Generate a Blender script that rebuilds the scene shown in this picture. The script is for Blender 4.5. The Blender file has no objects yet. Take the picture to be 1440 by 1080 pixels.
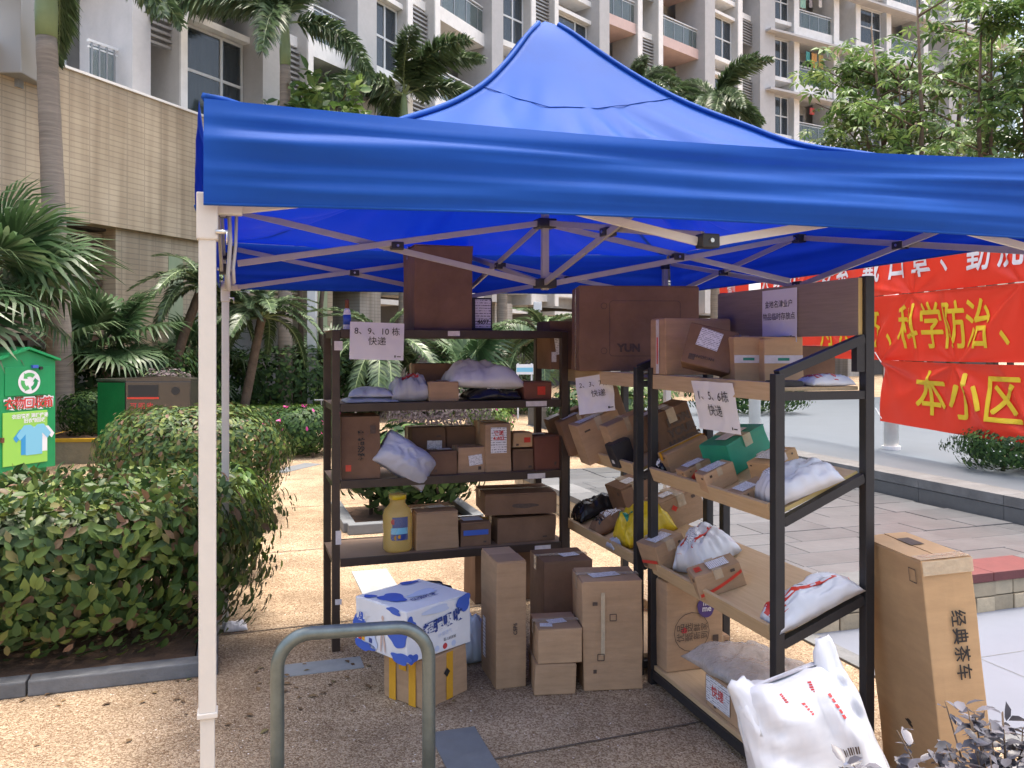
import bpy, bmesh, math, random
import numpy as np
from mathutils import Vector, Matrix, noise
R = math.radians
rnd = random.Random(7)
sc = bpy.context.scene
COL = sc.collection

# ---------------------------------------------------------------- camera, world, sun, exposure
F = 1166.0; HZ = 490.0; CH = 1.65            # focal length in px of a 1440 px wide frame, horizon row, eye height
cam_d = bpy.data.cameras.new('camera'); cam = bpy.data.objects.new('camera', cam_d); COL.objects.link(cam)
cam.location = (0, 0, CH); cam.rotation_euler = (R(90), 0, 0)
cam_d.sensor_width = 36; cam_d.lens = F / 1440 * 36; cam_d.shift_y = -(540 - HZ) / 1440
cam_d.clip_start = .05; cam_d.clip_end = 2000
sc.camera = cam
SUN_EL, SUN_AZ = 82.0, 45.0                   # azimuth from +Y (view direction) clockwise: high, to the right and a little beyond the tent
world = bpy.data.worlds.new('World'); sc.world = world; world.use_nodes = True
wn = world.node_tree.nodes; wl = world.node_tree.links
bg = wn['Background']; sky = wn.new('ShaderNodeTexSky'); sky.sky_type = 'NISHITA'; sky.sun_disc = False
sky.sun_elevation = R(SUN_EL); sky.sun_rotation = R(SUN_AZ); sky.air_density = 1.2; sky.dust_density = 7.0; sky.ozone_density = .6
wl.new(sky.outputs[0], bg.inputs[0]); bg.inputs[1].default_value = .15
sd = bpy.data.lights.new('sun', 'SUN'); sun = bpy.data.objects.new('sun', sd); COL.objects.link(sun)
sd.energy = 1.25; sd.angle = R(10); sd.color = (1, .94, .84)
sv = Vector((math.sin(R(SUN_AZ)) * math.cos(R(SUN_EL)), math.cos(R(SUN_AZ)) * math.cos(R(SUN_EL)), math.sin(R(SUN_EL))))
sun.rotation_euler = sv.to_track_quat('Z', 'Y').to_euler()
vs = sc.view_settings; vs.view_transform = 'Standard'; vs.look = 'None'; vs.gamma = 1; vs.exposure = 1.66; vs.use_curve_mapping = False

# ---------------------------------------------------------------- helpers
def PX(x, y, d):                               # a pixel of the photograph at a known distance -> a point in the place
    return Vector(((x - 720) / F * d, d, CH - (y - HZ) / F * d))
def GD(y, z=0): return F * (CH - z) / (y - HZ)  # distance of a ground point seen on row y

def tag(o, label, cat, group=None):
    o['label'] = label; o['category'] = cat
    if group: o['group'] = group
    return o
def empty(name, loc=(0, 0, 0), rz=0):
    o = bpy.data.objects.new(name, None); COL.objects.link(o); o.location = loc; o.rotation_euler = (0, 0, rz)
    o.empty_display_size = .1
    return o
def link(name, me, parent=None, loc=(0, 0, 0), rot=(0, 0, 0), mw=None):
    o = bpy.data.objects.new(name, me); COL.objects.link(o)
    if parent: o.parent = parent
    if mw is not None: o.matrix_local = mw
    else: o.location = loc; o.rotation_euler = rot
    return o

class MB:
    def __init__(s): s.v = []; s.f = []; s.smooth = False
    def add(s, vs, fs):
        b = len(s.v); s.v += [tuple(p) for p in vs]; s.f += [tuple(i + b for i in f) for f in fs]; return s
    def box(s, x0, x1, y0, y1, z0, z1):
        return s.add([(x0, y0, z0), (x1, y0, z0), (x1, y1, z0), (x0, y1, z0), (x0, y0, z1), (x1, y0, z1), (x1, y1, z1), (x0, y1, z1)],
                     [(3, 2, 1, 0), (4, 5, 6, 7), (0, 1, 5, 4), (1, 2, 6, 5), (2, 3, 7, 6), (3, 0, 4, 7)])
    def bar(s, a, b, w, h=None, up=(0, 0, 1)):      # rectangular bar from a to b
        h = h or w; a = Vector(a); b = Vector(b); d = (b - a).normalized(); up = Vector(up)
        if abs(d.dot(up)) > .98: up = Vector((1, 0, 0)) if abs(d.x) < .9 else Vector((0, 1, 0))
        x = d.cross(up).normalized(); z = x.cross(d).normalized(); P = []
        for p in (a, b):
            for (i, j) in ((-1, -1), (1, -1), (1, 1), (-1, 1)): P.append(p + x * i * w / 2 + z * j * h / 2)
        return s.add(P, [(0, 1, 2, 3), (7, 6, 5, 4), (0, 4, 5, 1), (1, 5, 6, 2), (2, 6, 7, 3), (3, 7, 4, 0)])
    def tube(s, pts, r, n=10, caps=True):
        pts = [Vector(p) for p in pts]; rs = r if isinstance(r, (list, tuple)) else [r] * len(pts)
        b = len(s.v); prev = None
        for i, p in enumerate(pts):
            d = (pts[min(i + 1, len(pts) - 1)] - pts[max(i - 1, 0)]).normalized()
            if prev is None:
                a = Vector((0, 0, 1)) if abs(d.z) < .9 else Vector((1, 0, 0)); x = d.cross(a).normalized()
            else: x = (prev - d * prev.dot(d)).normalized()
            prev = x; y = d.cross(x)
            for k in range(n):
                t = 2 * math.pi * k / n; s.v.append(tuple(p + (x * math.cos(t) + y * math.sin(t)) * rs[i]))
        for i in range(len(pts) - 1):
            for k in range(n):
                k2 = (k + 1) % n; s.f.append((b + i * n + k, b + i * n + k2, b + (i + 1) * n + k2, b + (i + 1) * n + k))
        if caps:
            s.f.append(tuple(b + k for k in reversed(range(n)))); e = b + (len(pts) - 1) * n; s.f.append(tuple(e + k for k in range(n)))
        return s
    def loft(s, rings, cap0=True, cap1=True):
        b = len(s.v); n = len(rings[0])
        for r in rings: s.v += [tuple(p) for p in r]
        for i in range(len(rings) - 1):
            for k in range(n):
                k2 = (k + 1) % n; s.f.append((b + i * n + k, b + i * n + k2, b + (i + 1) * n + k2, b + (i + 1) * n + k))
        if cap0: s.f.append(tuple(b + k for k in reversed(range(n))))
        if cap1: e = b + (len(rings) - 1) * n; s.f.append(tuple(e + k for k in range(n)))
        return s
    def grid(s, fn, nu, nv, closed=False):
        b = len(s.v)
        for j in range(nv + 1):
            for i in range(nu + 1): s.v.append(tuple(fn(i / nu, j / nv)))
        for j in range(nv):
            for i in range(nu):
                a = b + j * (nu + 1) + i; s.f.append((a, a + 1, a + nu + 2, a + nu + 1))
        return s
    def mesh(s, name, mat=None, smooth=False, bevel=0):
        me = bpy.data.meshes.new(name); me.from_pydata(s.v, [], s.f)
        if bevel:
            bm = bmesh.new(); bm.from_mesh(me)
            bmesh.ops.bevel(bm, geom=[e for e in bm.edges if e.calc_face_angle(0) > .5], offset=bevel, segments=2, affect='EDGES', profile=.6)
            bm.to_mesh(me); bm.free()
        if mat: me.materials.append(mat)
        if smooth: me.polygons.foreach_set('use_smooth', [True] * len(me.polygons))
        me.update(); return me
    def build(s, name, mat=None, parent=None, smooth=False, bevel=0, **k):
        return link(name, s.mesh(name, mat, smooth, bevel), parent, **k)

def np_mesh(name, V, Fc, mat, smooth=False):
    me = bpy.data.meshes.new(name); n = Fc.shape[1]
    me.vertices.add(len(V)); me.vertices.foreach_set('co', np.asarray(V, dtype=np.float32).ravel())
    me.loops.add(Fc.size); me.loops.foreach_set('vertex_index', Fc.astype(np.int32).ravel())
    me.polygons.add(len(Fc)); me.polygons.foreach_set('loop_start', np.arange(0, Fc.size, n, dtype=np.int32))
    me.polygons.foreach_set('loop_total', np.full(len(Fc), n, dtype=np.int32))
    if smooth: me.polygons.foreach_set('use_smooth', [True] * len(Fc))
    me.materials.append(mat); me.update(); me.validate(); return me

# ---------------------------------------------------------------- materials
def lin(c): return tuple((x / 12.92 if x <= .04045 else ((x + .055) / 1.055) ** 2.4) for x in [q / 255 for q in c])
def mat(name, col, rough=.6, metal=0, var=0, vscale=8, bump=0, bscale=60, spec=.5, col2=None, stretch=None, transl=0, tcol=None, alpha=1, coat=0, crease=0, cstr=.32, island=None, objvar=0, dirt=0):
    m = bpy.data.materials.new(name); m.use_nodes = True; nt = m.node_tree; N = nt.nodes; L = nt.links
    p = N['Principled BSDF']; p.inputs['Roughness'].default_value = rough; p.inputs['Metallic'].default_value = metal
    p.inputs['Specular IOR Level'].default_value = spec; p.inputs['Coat Weight'].default_value = coat
    c4 = (*col, 1); p.inputs['Base Color'].default_value = c4
    tc = N.new('ShaderNodeTexCoord'); mp = N.new('ShaderNodeMapping'); L.new(tc.outputs['Object'], mp.inputs[0])
    if stretch: mp.inputs['Scale'].default_value = stretch
    src = None
    if island:
        g = N.new('ShaderNodeNewGeometry'); r = N.new('ShaderNodeValToRGB'); L.new(g.outputs['Random Per Island'], r.inputs[0])
        cr = r.color_ramp; cr.interpolation = 'LINEAR'
        while len(cr.elements) < len(island): cr.elements.new(.5)
        for i, (pos, c) in enumerate(island): cr.elements[i].position = pos; cr.elements[i].color = (*c, 1)
        src = r.outputs[0]
    elif var or col2:
        n = N.new('ShaderNodeTexNoise'); n.inputs['Scale'].default_value = vscale; n.inputs['Detail'].default_value = 6; n.inputs['Roughness'].default_value = .65
        L.new(mp.outputs[0], n.inputs['Vector'])
        r = N.new('ShaderNodeValToRGB'); L.new(n.outputs['Fac'], r.inputs[0]); r.color_ramp.elements[0].position = .3; r.color_ramp.elements[1].position = .7
        a = col2 or tuple(x * (1 - var) for x in col); b = col if col2 else tuple(min(1, x * (1 + var)) for x in col)
        r.color_ramp.elements[0].color = (*a, 1); r.color_ramp.elements[1].color = (*b, 1); src = r.outputs[0]
    if objvar:
        oi = N.new('ShaderNodeObjectInfo'); hs = N.new('ShaderNodeHueSaturation'); mr = N.new('ShaderNodeMapRange')
        mr.inputs[3].default_value = 1 - objvar; mr.inputs[4].default_value = 1 + objvar
        L.new(oi.outputs['Random'], mr.inputs[0]); L.new(mr.outputs[0], hs.inputs['Value'])
        if src: L.new(src, hs.inputs['Color'])
        else: hs.inputs['Color'].default_value = c4
        src = hs.outputs[0]
    if dirt:                                                # blotchy wear with a shape of its own
        n2 = N.new('ShaderNodeTexNoise'); n2.inputs['Scale'].default_value = 3.1; n2.inputs['Detail'].default_value = 9; n2.inputs['Roughness'].default_value = .75
        L.new(tc.outputs['Object'], n2.inputs['Vector']); r2 = N.new('ShaderNodeValToRGB'); L.new(n2.outputs['Fac'], r2.inputs[0])
        r2.color_ramp.elements[0].position = .35; r2.color_ramp.elements[0].color = (1 - dirt, 1 - dirt, 1 - dirt, 1)
        r2.color_ramp.elements[1].position = .62; r2.color_ramp.elements[1].color = (1, 1, 1, 1)
        mx = N.new('ShaderNodeMix'); mx.data_type = 'RGBA'; mx.blend_type = 'MULTIPLY'; mx.inputs[0].default_value = 1
        if src: L.new(src, mx.inputs[6])
        else: mx.inputs[6].default_value = c4
        L.new(r2.outputs[0], mx.inputs[7]); src = mx.outputs[2]
    if src: L.new(src, p.inputs['Base Color'])
    if bump:
        n = N.new('ShaderNodeTexNoise'); n.inputs['Scale'].default_value = bscale; n.inputs['Detail'].default_value = 4
        L.new(mp.outputs[0], n.inputs['Vector']); b = N.new('ShaderNodeBump'); b.inputs['Strength'].default_value = bump; b.inputs['Distance'].default_value = .02
        L.new(n.outputs['Fac'], b.inputs['Height']); L.new(b.outputs[0], p.inputs['Normal'])
    if crease:                                              # sharp folds of crumpled film
        n = N.new('ShaderNodeTexNoise'); n.noise_type = 'RIDGED_MULTIFRACTAL'; n.inputs['Scale'].default_value = crease; n.inputs['Detail'].default_value = 5; n.inputs['Distortion'].default_value = .9
        L.new(tc.outputs['Object'], n.inputs['Vector']); b = N.new('ShaderNodeBump'); b.inputs['Strength'].default_value = cstr; b.inputs['Distance'].default_value = .012
        L.new(n.outputs['Fac'], b.inputs['Height']); L.new(b.outputs[0], p.inputs['Normal'])
    out = N['Material Output']; last = p.outputs[0]
    if transl:
        t = N.new('ShaderNodeBsdfTranslucent'); t.inputs[0].default_value = (*(tcol or col), 1)
        if src and not tcol: L.new(src, t.inputs[0])
        mx = N.new('ShaderNodeMixShader'); mx.inputs[0].default_value = transl; L.new(last, mx.inputs[1]); L.new(t.outputs[0], mx.inputs[2]); last = mx.outputs[0]
    if alpha < 1:
        t = N.new('ShaderNodeBsdfTransparent'); mx = N.new('ShaderNodeMixShader'); mx.inputs[0].default_value = alpha
        L.new(t.outputs[0], mx.inputs[1]); L.new(last, mx.inputs[2]); last = mx.outputs[0]
    L.new(last, out.inputs[0])
    return m

M = {}
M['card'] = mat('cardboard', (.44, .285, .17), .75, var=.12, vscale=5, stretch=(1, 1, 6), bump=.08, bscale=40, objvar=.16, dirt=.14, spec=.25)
M['card_dark'] = mat('dark shaded cardboard', (.21, .122, .075), .78, var=.14, vscale=5, bump=.08, bscale=40, objvar=.15, dirt=.16, spec=.25)  # brown board darkened further to carry the shade under the tent
M['card_red'] = mat('reddish cardboard', (.19, .075, .05), .75, var=.12, vscale=6, bump=.08, objvar=.1, spec=.25)
M['card_light'] = mat('pale cardboard', (.56, .36, .19), .72, var=.09, vscale=4, stretch=(1, 1, 5), bump=.06, objvar=.1, dirt=.1, spec=.25)
M['card_white'] = mat('white coated board', (.78, .78, .80), .4, var=.04, bump=.03, dirt=.05)
M['card_black'] = mat('black board', (.03, .03, .035), .5, var=.2)
M['card_green'] = mat('green board', (.012, .26, .16), .45, var=.08, dirt=.12)
M['tape'] = mat('clear packing tape', (.66, .54, .38), .14, var=.1, vscale=30, bump=.25, bscale=40, alpha=.62)
M['tape_yellow'] = mat('yellow packing tape', (.66, .34, .03), .22, var=.08, bump=.1)
M['tape_white'] = mat('printed white tape', (.75, .70, .70), .25, var=.1, vscale=40, bump=.1, alpha=.85)
M['tape_red'] = mat('red printed stripe', (.62, .05, .03), .3, var=.1, vscale=60)
M['ink'] = mat('black ink', (.02, .018, .018), .6)
M['ink_soft'] = mat('faded ink', (.09, .06, .045), .7, var=.3, vscale=60)
M['ink_red'] = mat('red ink', (.55, .05, .05), .6, var=.15)
M['ink_blue'] = mat('blue print', (.05, .12, .50), .45, var=.06)
M['ink_navy'] = mat('navy print', (.03, .06, .25), .45)
M['ink_pale'] = mat('pale blue print', (.55, .62, .80), .45)
M['ink_purple'] = mat('purple print', (.085, .045, .20), .5)
M['paper'] = mat('white paper', (.80, .79, .82), .7, var=.03, vscale=3, bump=.04, bscale=8, transl=.12)
M['poly_white'] = mat('white plastic film', (.76, .77, .80), .22, var=.04, crease=8, cstr=.55, transl=.18, tcol=(.8, .82, .9))
M['poly_grey'] = mat('grey plastic film', (.42, .43, .47), .3, var=.12, crease=11)
M['poly_dark'] = mat('black plastic film', (.02, .02, .024), .22, crease=11)
M['poly_lilac'] = mat('milky plastic film', (.58, .60, .70), .3, var=.05, crease=4, cstr=.2, transl=.2, tcol=(.7, .75, .9))
M['poly_yellow'] = mat('yellow plastic film', (.80, .58, .03), .28, var=.05, crease=9, transl=.15, tcol=(.85, .6, .05))
M['poly_clear'] = mat('clear bubble film', (.62, .60, .58), .12, var=.12, vscale=20, bump=.6, bscale=70, alpha=.55)
M['poly_blue'] = mat('pale blue plastic film', (.50, .58, .68), .3, var=.05, crease=9)
M['blue_top'] = mat('blue tent cloth', (.010, .074, .33), .6, var=.07, vscale=2.5, crease=2.2, cstr=.16, spec=.14, transl=.13, dirt=.10, tcol=(.003, .03, .80))
M['tent_metal'] = mat('cream painted steel', (.60, .57, .52), .42, var=.05, vscale=4, dirt=.08, bump=.02)
M['tent_bar'] = mat('aluminium grey bar', (.40, .38, .37), .4, metal=.25, var=.06, vscale=20)
M['black_plastic'] = mat('black plastic', (.02, .02, .022), .45)
M['steel'] = mat('bright steel', (.62, .62, .60), .28, metal=1, var=.06)
M['galv'] = mat('galvanised tube', (.20, .23, .21), .38, metal=.6, var=.16, vscale=14, bump=.05, bscale=80, dirt=.18)
M['rack_black'] = mat('black powder coated steel', (.022, .022, .025), .42, var=.15, bump=.05, bscale=150)
M['rack_brown'] = mat('dark brown painted steel', (.045, .028, .02), .45, var=.25, vscale=10, bump=.05, bscale=100)
M['wood_pale'] = mat('pale wood laminate', (.60, .43, .25), .5, col2=(.50, .34, .185), vscale=4, stretch=(1.5, 22, 22), bump=.04, bscale=20)
M['wood_head'] = mat('grey brown wood laminate', (.30, .235, .18), .5, col2=(.235, .18, .135), vscale=4, stretch=(1.5, 30, 30))
M['wood_edge'] = mat('yellow board edge', (.58, .42, .16), .55, var=.08)
M['board_brown'] = mat('brown chipboard', (.27, .18, .12), .6, var=.12, vscale=10, stretch=(2, 12, 12))
M['stone'] = mat('sandstone block', (.42, .34, .23), .85, col2=(.30, .255, .18), vscale=6, bump=.5, bscale=18, objvar=.22)
M['cap_dark'] = mat('dark slate cap', (.10, .105, .11), .6, var=.12, vscale=8, bump=.12, objvar=.08)
M['cap_red'] = mat('red slate cap', (.13, .035, .035), .55, var=.15, vscale=8, bump=.1)
M['slate'] = mat('grey slate inlay', (.14, .15, .158), .6, var=.14, vscale=8, bump=.12, bscale=30, objvar=.12)
M['slate_pale'] = mat('pale slate inlay', (.27, .29, .295), .6, var=.12, vscale=8, bump=.12, bscale=30, objvar=.1)
M['paving'] = mat('grey terrace paving', (.118, .122, .130), .36, col2=(.085, .088, .094), vscale=5, bump=.12, bscale=20, objvar=.17, spec=.6)
M['floor_blue'] = mat('pale blue grey coating', (.105, .126, .15), .55, var=.05, vscale=1.2, dirt=.07)
M['floor_white'] = mat('pale tiles', (.155, .172, .215), .5, var=.04, vscale=1.5, dirt=.06)
M['kerb'] = mat('grey kerb stone', (.15, .155, .16), .7, var=.18, vscale=5, bump=.2, bscale=40, dirt=.3, objvar=.08)
M['soil'] = mat('brown soil', (.13, .075, .045), .95, col2=(.075, .045, .028), vscale=9, bump=.8, bscale=30)
M['joint'] = mat('dark joint', (.10, .075, .055), .9, var=.3)
M['rust'] = mat('rusty foot', (.16, .06, .03), .8, var=.4, vscale=30)
M['shirt_a'] = mat('blue cloth print', (.04, .30, .60), .6)
M['shirt_b'] = mat('light blue print', (.20, .52, .70), .6)
# ---------------------------------------------------------------- aggregate ground, tiles, leaves
def aggregate():
    m = bpy.data.materials.new('washed pebble concrete'); m.use_nodes = True; nt = m.node_tree; N = nt.nodes; L = nt.links
    p = N['Principled BSDF']; p.inputs['Roughness'].default_value = .82; p.inputs['Specular IOR Level'].default_value = .3
    tc = N.new('ShaderNodeTexCoord')
    v = N.new('ShaderNodeTexVoronoi'); v.inputs['Scale'].default_value = 150; L.new(tc.outputs['Object'], v.inputs['Vector'])
    sp = N.new('ShaderNodeSeparateColor'); L.new(v.outputs['Color'], sp.inputs[0])
    r = N.new('ShaderNodeValToRGB'); L.new(sp.outputs[0], r.inputs[0]); cr = r.color_ramp
    for pos, c in ((0, (.18, .11, .06)), (.3, (.27, .175, .10)), (.62, (.35, .23, .13)), (.86, (.41, .28, .165)), (1, (.54, .45, .33))):
        e = cr.elements[0] if pos == 0 else (cr.elements[1] if pos == 1 else cr.elements.new(pos)); e.position = pos; e.color = (*c, 1)
    n = N.new('ShaderNodeTexNoise'); n.inputs['Scale'].default_value = 1.3; n.inputs['Detail'].default_value = 11; n.inputs['Roughness'].default_value = .68; L.new(tc.outputs['Object'], n.inputs['Vector'])
    r2 = N.new('ShaderNodeValToRGB'); L.new(n.outputs['Fac'], r2.inputs[0]); r2.color_ramp.elements[0].position = .3; r2.color_ramp.elements[1].position = .66
    r2.color_ramp.elements[0].color = (.50, .45, .40, 1); r2.color_ramp.elements[1].color = (1.08, 1.03, .97, 1)
    mx = N.new('ShaderNodeMix'); mx.data_type = 'RGBA'; mx.blend_type = 'MULTIPLY'; mx.inputs[0].default_value = 1
    L.new(r.outputs[0], mx.inputs[6]); L.new(r2.outputs[0], mx.inputs[7]); L.new(mx.outputs[2], p.inputs['Base Color'])
    b = N.new('ShaderNodeBump'); b.inputs['Strength'].default_value = .5; b.inputs['Distance'].default_value = .01; b.invert = True
    L.new(v.outputs['Distance'], b.inputs['Height']); L.new(b.outputs[0], p.inputs['Normal'])
    return m
M['ground'] = aggregate()
def tiled(name, ca, cb, cm, sx, sy, mortar=.03, axes=(0, 2), rough=.6):
    m = bpy.data.materials.new(name); m.use_nodes = True; nt = m.node_tree; N = nt.nodes; L = nt.links
    p = N['Principled BSDF']; p.inputs['Roughness'].default_value = rough
    tc = N.new('ShaderNodeTexCoord'); sp = N.new('ShaderNodeSeparateXYZ'); cb_ = N.new('ShaderNodeCombineXYZ')
    L.new(tc.outputs['Object'], sp.inputs[0]); L.new(sp.outputs[axes[0]], cb_.inputs[0]); L.new(sp.outputs[axes[1]], cb_.inputs[1])
    br = N.new('ShaderNodeTexBrick'); L.new(cb_.outputs[0], br.inputs['Vector']); br.offset = 0
    br.inputs['Color1'].default_value = (*ca, 1); br.inputs['Color2'].default_value = (*cb, 1); br.inputs['Mortar'].default_value = (*cm, 1)
    br.inputs['Scale'].default_value = 1; br.inputs['Brick Width'].default_value = sx; br.inputs['Row Height'].default_value = sy; br.inputs['Mortar Size'].default_value = mortar * sy; br.inputs['Bias'].default_value = -.2
    n = N.new('ShaderNodeTexNoise'); n.inputs['Scale'].default_value = .7; n.inputs['Detail'].default_value = 8; L.new(tc.outputs['Object'], n.inputs['Vector'])
    r2 = N.new('ShaderNodeValToRGB'); L.new(n.outputs['Fac'], r2.inputs[0]); r2.color_ramp.elements[0].position = .3; r2.color_ramp.elements[1].position = .65
    r2.color_ramp.elements[0].color = (.82, .80, .77, 1); r2.color_ramp.elements[1].color = (1.05, 1.05, 1.05, 1)
    mx = N.new('ShaderNodeMix'); mx.data_type = 'RGBA'; mx.blend_type = 'MULTIPLY'; mx.inputs[0].default_value = 1
    L.new(br.outputs[0], mx.inputs[6]); L.new(r2.outputs[0], mx.inputs[7])
    mp = N.new('ShaderNodeMapping'); mp.inputs['Scale'].default_value = (2.6, 2.6, .12); L.new(tc.outputs['Object'], mp.inputs[0])      # rain streaks
    n3 = N.new('ShaderNodeTexNoise'); n3.inputs['Scale'].default_value = 1.4; n3.inputs['Detail'].default_value = 7; L.new(mp.outputs[0], n3.inputs['Vector'])
    r3 = N.new('ShaderNodeValToRGB'); L.new(n3.outputs['Fac'], r3.inputs[0]); r3.color_ramp.elements[0].position = .36; r3.color_ramp.elements[1].position = .56
    r3.color_ramp.elements[0].color = (.74, .72, .70, 1); r3.color_ramp.elements[1].color = (1, 1, 1, 1)
    m2 = N.new('ShaderNodeMix'); m2.data_type = 'RGBA'; m2.blend_type = 'MULTIPLY'; m2.inputs[0].default_value = 1
    L.new(mx.outputs[2], m2.inputs[6]); L.new(r3.outputs[0], m2.inputs[7]); L.new(m2.outputs[2], p.inputs['Base Color'])
    return m
M['tile_wall'] = tiled('beige strip tile', (.48, .40, .285), (.43, .355, .255), (.34, .285, .21), .45, .11, .10)
M['tile_grey'] = tiled('grey beige strip tile', (.40, .37, .33), (.36, .335, .30), (.29, .27, .25), .4, .1, .1)
M['b_white'] = mat('off white render', (.80, .79, .765), .7, var=.06, vscale=.8, dirt=.12)  # paleness also stands in for haze over the far facade
M['b_grey'] = mat('grey beige render', (.55, .54, .52), .75, var=.06, vscale=.8, dirt=.12)  # raised albedo, facade haze put into the colour
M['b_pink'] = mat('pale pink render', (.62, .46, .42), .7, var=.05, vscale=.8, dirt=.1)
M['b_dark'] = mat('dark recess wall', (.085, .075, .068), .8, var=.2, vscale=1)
M['b_frame'] = mat('white window frame', (.60, .62, .63), .4)
M['b_louvre'] = mat('grey louvre metal', (.33, .33, .33), .45, metal=.3)
M['b_brown'] = mat('brown louvre', (.10, .06, .04), .6)
M['rail'] = mat('rail metal', (.30, .31, .32), .4, metal=.6)
M['glass_bal'] = mat('green tinted glass', (.10, .14, .14), .06, spec=.8, alpha=.55)
M['curtain'] = mat('curtained room', (.20, .24, .28), .8, col2=(.07, .09, .11), vscale=1.6, stretch=(6, 6, .4), objvar=.45)
M['glass'] = mat('window glass', (.05, .065, .08), .05, spec=.9, alpha=.5)
gr = lambda *a: list(a)
M['leaf_hedge'] = mat('hedge leaf', (.05, .10, .03), .45, spec=.3, transl=.2, island=gr((0, (.028, .055, .018)), (.35, (.045, .09, .026)), (.62, (.08, .135, .03)), (.84, (.15, .19, .04)), (.93, (.12, .085, .045)), (1, (.19, .11, .075))))
M['leaf_dark'] = mat('dark glossy leaf', (.03, .07, .025), .5, spec=.18, transl=.18, island=gr((0, (.015, .035, .014)), (.5, (.032, .072, .024)), (.85, (.055, .11, .03)), (1, (.10, .16, .04))))
M['leaf_lime'] = mat('fresh green leaf', (.10, .18, .04), .4, transl=.3, island=gr((0, (.05, .11, .02)), (.5, (.10, .19, .035)), (1, (.20, .28, .06))))
M['leaf_tree'] = mat('tree leaf', (.06, .13, .03), .35, spec=.5, transl=.35, island=gr((0, (.045, .09, .03)), (.4, (.09, .17, .045)), (.8, (.15, .24, .065)), (1, (.25, .33, .11))))
M['leaf_purple'] = mat('purple grey leaf', (.13, .10, .11), .6, spec=.15, transl=.2, island=gr((0, (.06, .05, .05)), (.5, (.14, .11, .12)), (.85, (.20, .17, .17)), (1, (.12, .15, .06))))
M['leaf_near'] = mat('dusky grey leaf', (.16, .15, .17), .4, transl=.2, island=gr((0, (.05, .05, .06)), (.5, (.11, .108, .13)), (1, (.19, .185, .21))))
M['flower'] = mat('pink blossom', (.62, .06, .30), .5, transl=.3)
M['leaf_palm'] = mat('palm leaflet', (.035, .07, .03), .38, spec=.5, transl=.2, island=gr((0, (.040, .068, .034)), (.5, (.072, .122, .055)), (.85, (.115, .175, .075)), (1, (.19, .24, .12))))
M['leaf_fan'] = mat('fan palm leaf', (.06, .12, .05), .38, spec=.5, transl=.25, island=gr((0, (.03, .065, .025)), (.5, (.06, .12, .045)), (1, (.14, .20, .10))))
M['bark_palm'] = mat('ringed palm trunk', (.30, .255, .21), .85, col2=(.17, .145, .12), vscale=3, stretch=(.6, .6, 9), bump=.5, bscale=9)
M['bark_green'] = mat('green crownshaft', (.20, .27, .13), .5, var=.15, vscale=2)
M['bark'] = mat('brown bark', (.12, .085, .06), .9, var=.35, vscale=9, bump=.5, bscale=25)

# ---------------------------------------------------------------- the setting: ground, path, terrace, platform
ground = MB().grid(lambda a, b: (-150 + 300 * a, -60 + 320 * b, 0), 8, 8).build('ground', M['ground']); ground['kind'] = 'structure'
U18 = R(18.3); UX = Vector((math.cos(U18), math.sin(U18), 0)); UY = Vector((-math.sin(U18), math.cos(U18), 0))
def uv(o, u, v, z=0): return Vector((o[0], o[1], 0)) + UX * u + UY * v + Vector((0, 0, z))
def prism(pts, z0, z1):
    n = len(pts); m = MB(); m.add([(p[0], p[1], z0) for p in pts] + [(p[0], p[1], z1) for p in pts],
        [tuple(range(n, 2 * n))] + [(i, (i + 1) % n, n + (i + 1) % n, n + i) for i in range(n)]); return m
# expansion joints: recessed-looking dark filler strips in the concrete
def strip(name, a, b, w, m, z=.004, parent=ground):
    a = Vector((*a[:2], 0)); b = Vector((*b[:2], 0)); d = (b - a).normalized(); n = Vector((-d.y, d.x, 0)) * w / 2
    return MB().add([a - n + Vector((0, 0, z)), b - n + Vector((0, 0, z)), b + n + Vector((0, 0, z)), a + n + Vector((0, 0, z))], [(0, 1, 2, 3)]).build(name, m, parent)
def gpt(x, y): d = GD(y); return Vector(((x - 720) / F * d, d, 0))
jA, jB = gpt(762, 1056), gpt(985, 1016)
jd = (jB - jA).normalized()
strip('joint', jA - jd * 5, jB + jd * .35, .012, M['joint'])
for k in (1.9, 3.8, 5.7, 7.6): strip('joint', jA - jd * 5 + UY * k, jA + jd * 1.2 + UY * k, .012, M['joint'])
# slate inlays let into the path
def inlay(x, y, l, w, ang, m='slate'):
    g = gpt(x, y); t = MB().box(-l / 2, l / 2, -w / 2, w / 2, -.02, .005).build('slate_inlay', M[m], ground, bevel=.002, loc=(g.x, g.y, 0), rot=(0, 0, R(ang)))
inlay(655, 1062, .2, .46, 18); inlay(415, 658, .9, .28, 70); inlay(528, 818, .26, .62, 18, 'slate_pale'); inlay(452, 938, .42, .16, 18, 'slate_pale')
inlay(700, 660, .3, .8, 18, 'slate_pale'); inlay(720, 615, .35, .9, 18); inlay(760, 600, .35, .9, 18); inlay(690, 590, .4, 1.0, 18); inlay(665, 905, .14, .3, 18)
inlay(640, 620, .35, .9, 18); inlay(742, 572, .4, 1.2, 18); inlay(700, 560, .4, 1.2, 18); inlay(395, 600, .3, 1.1, 40); inlay(560, 640, .3, .8, 18, 'slate_pale')

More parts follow.
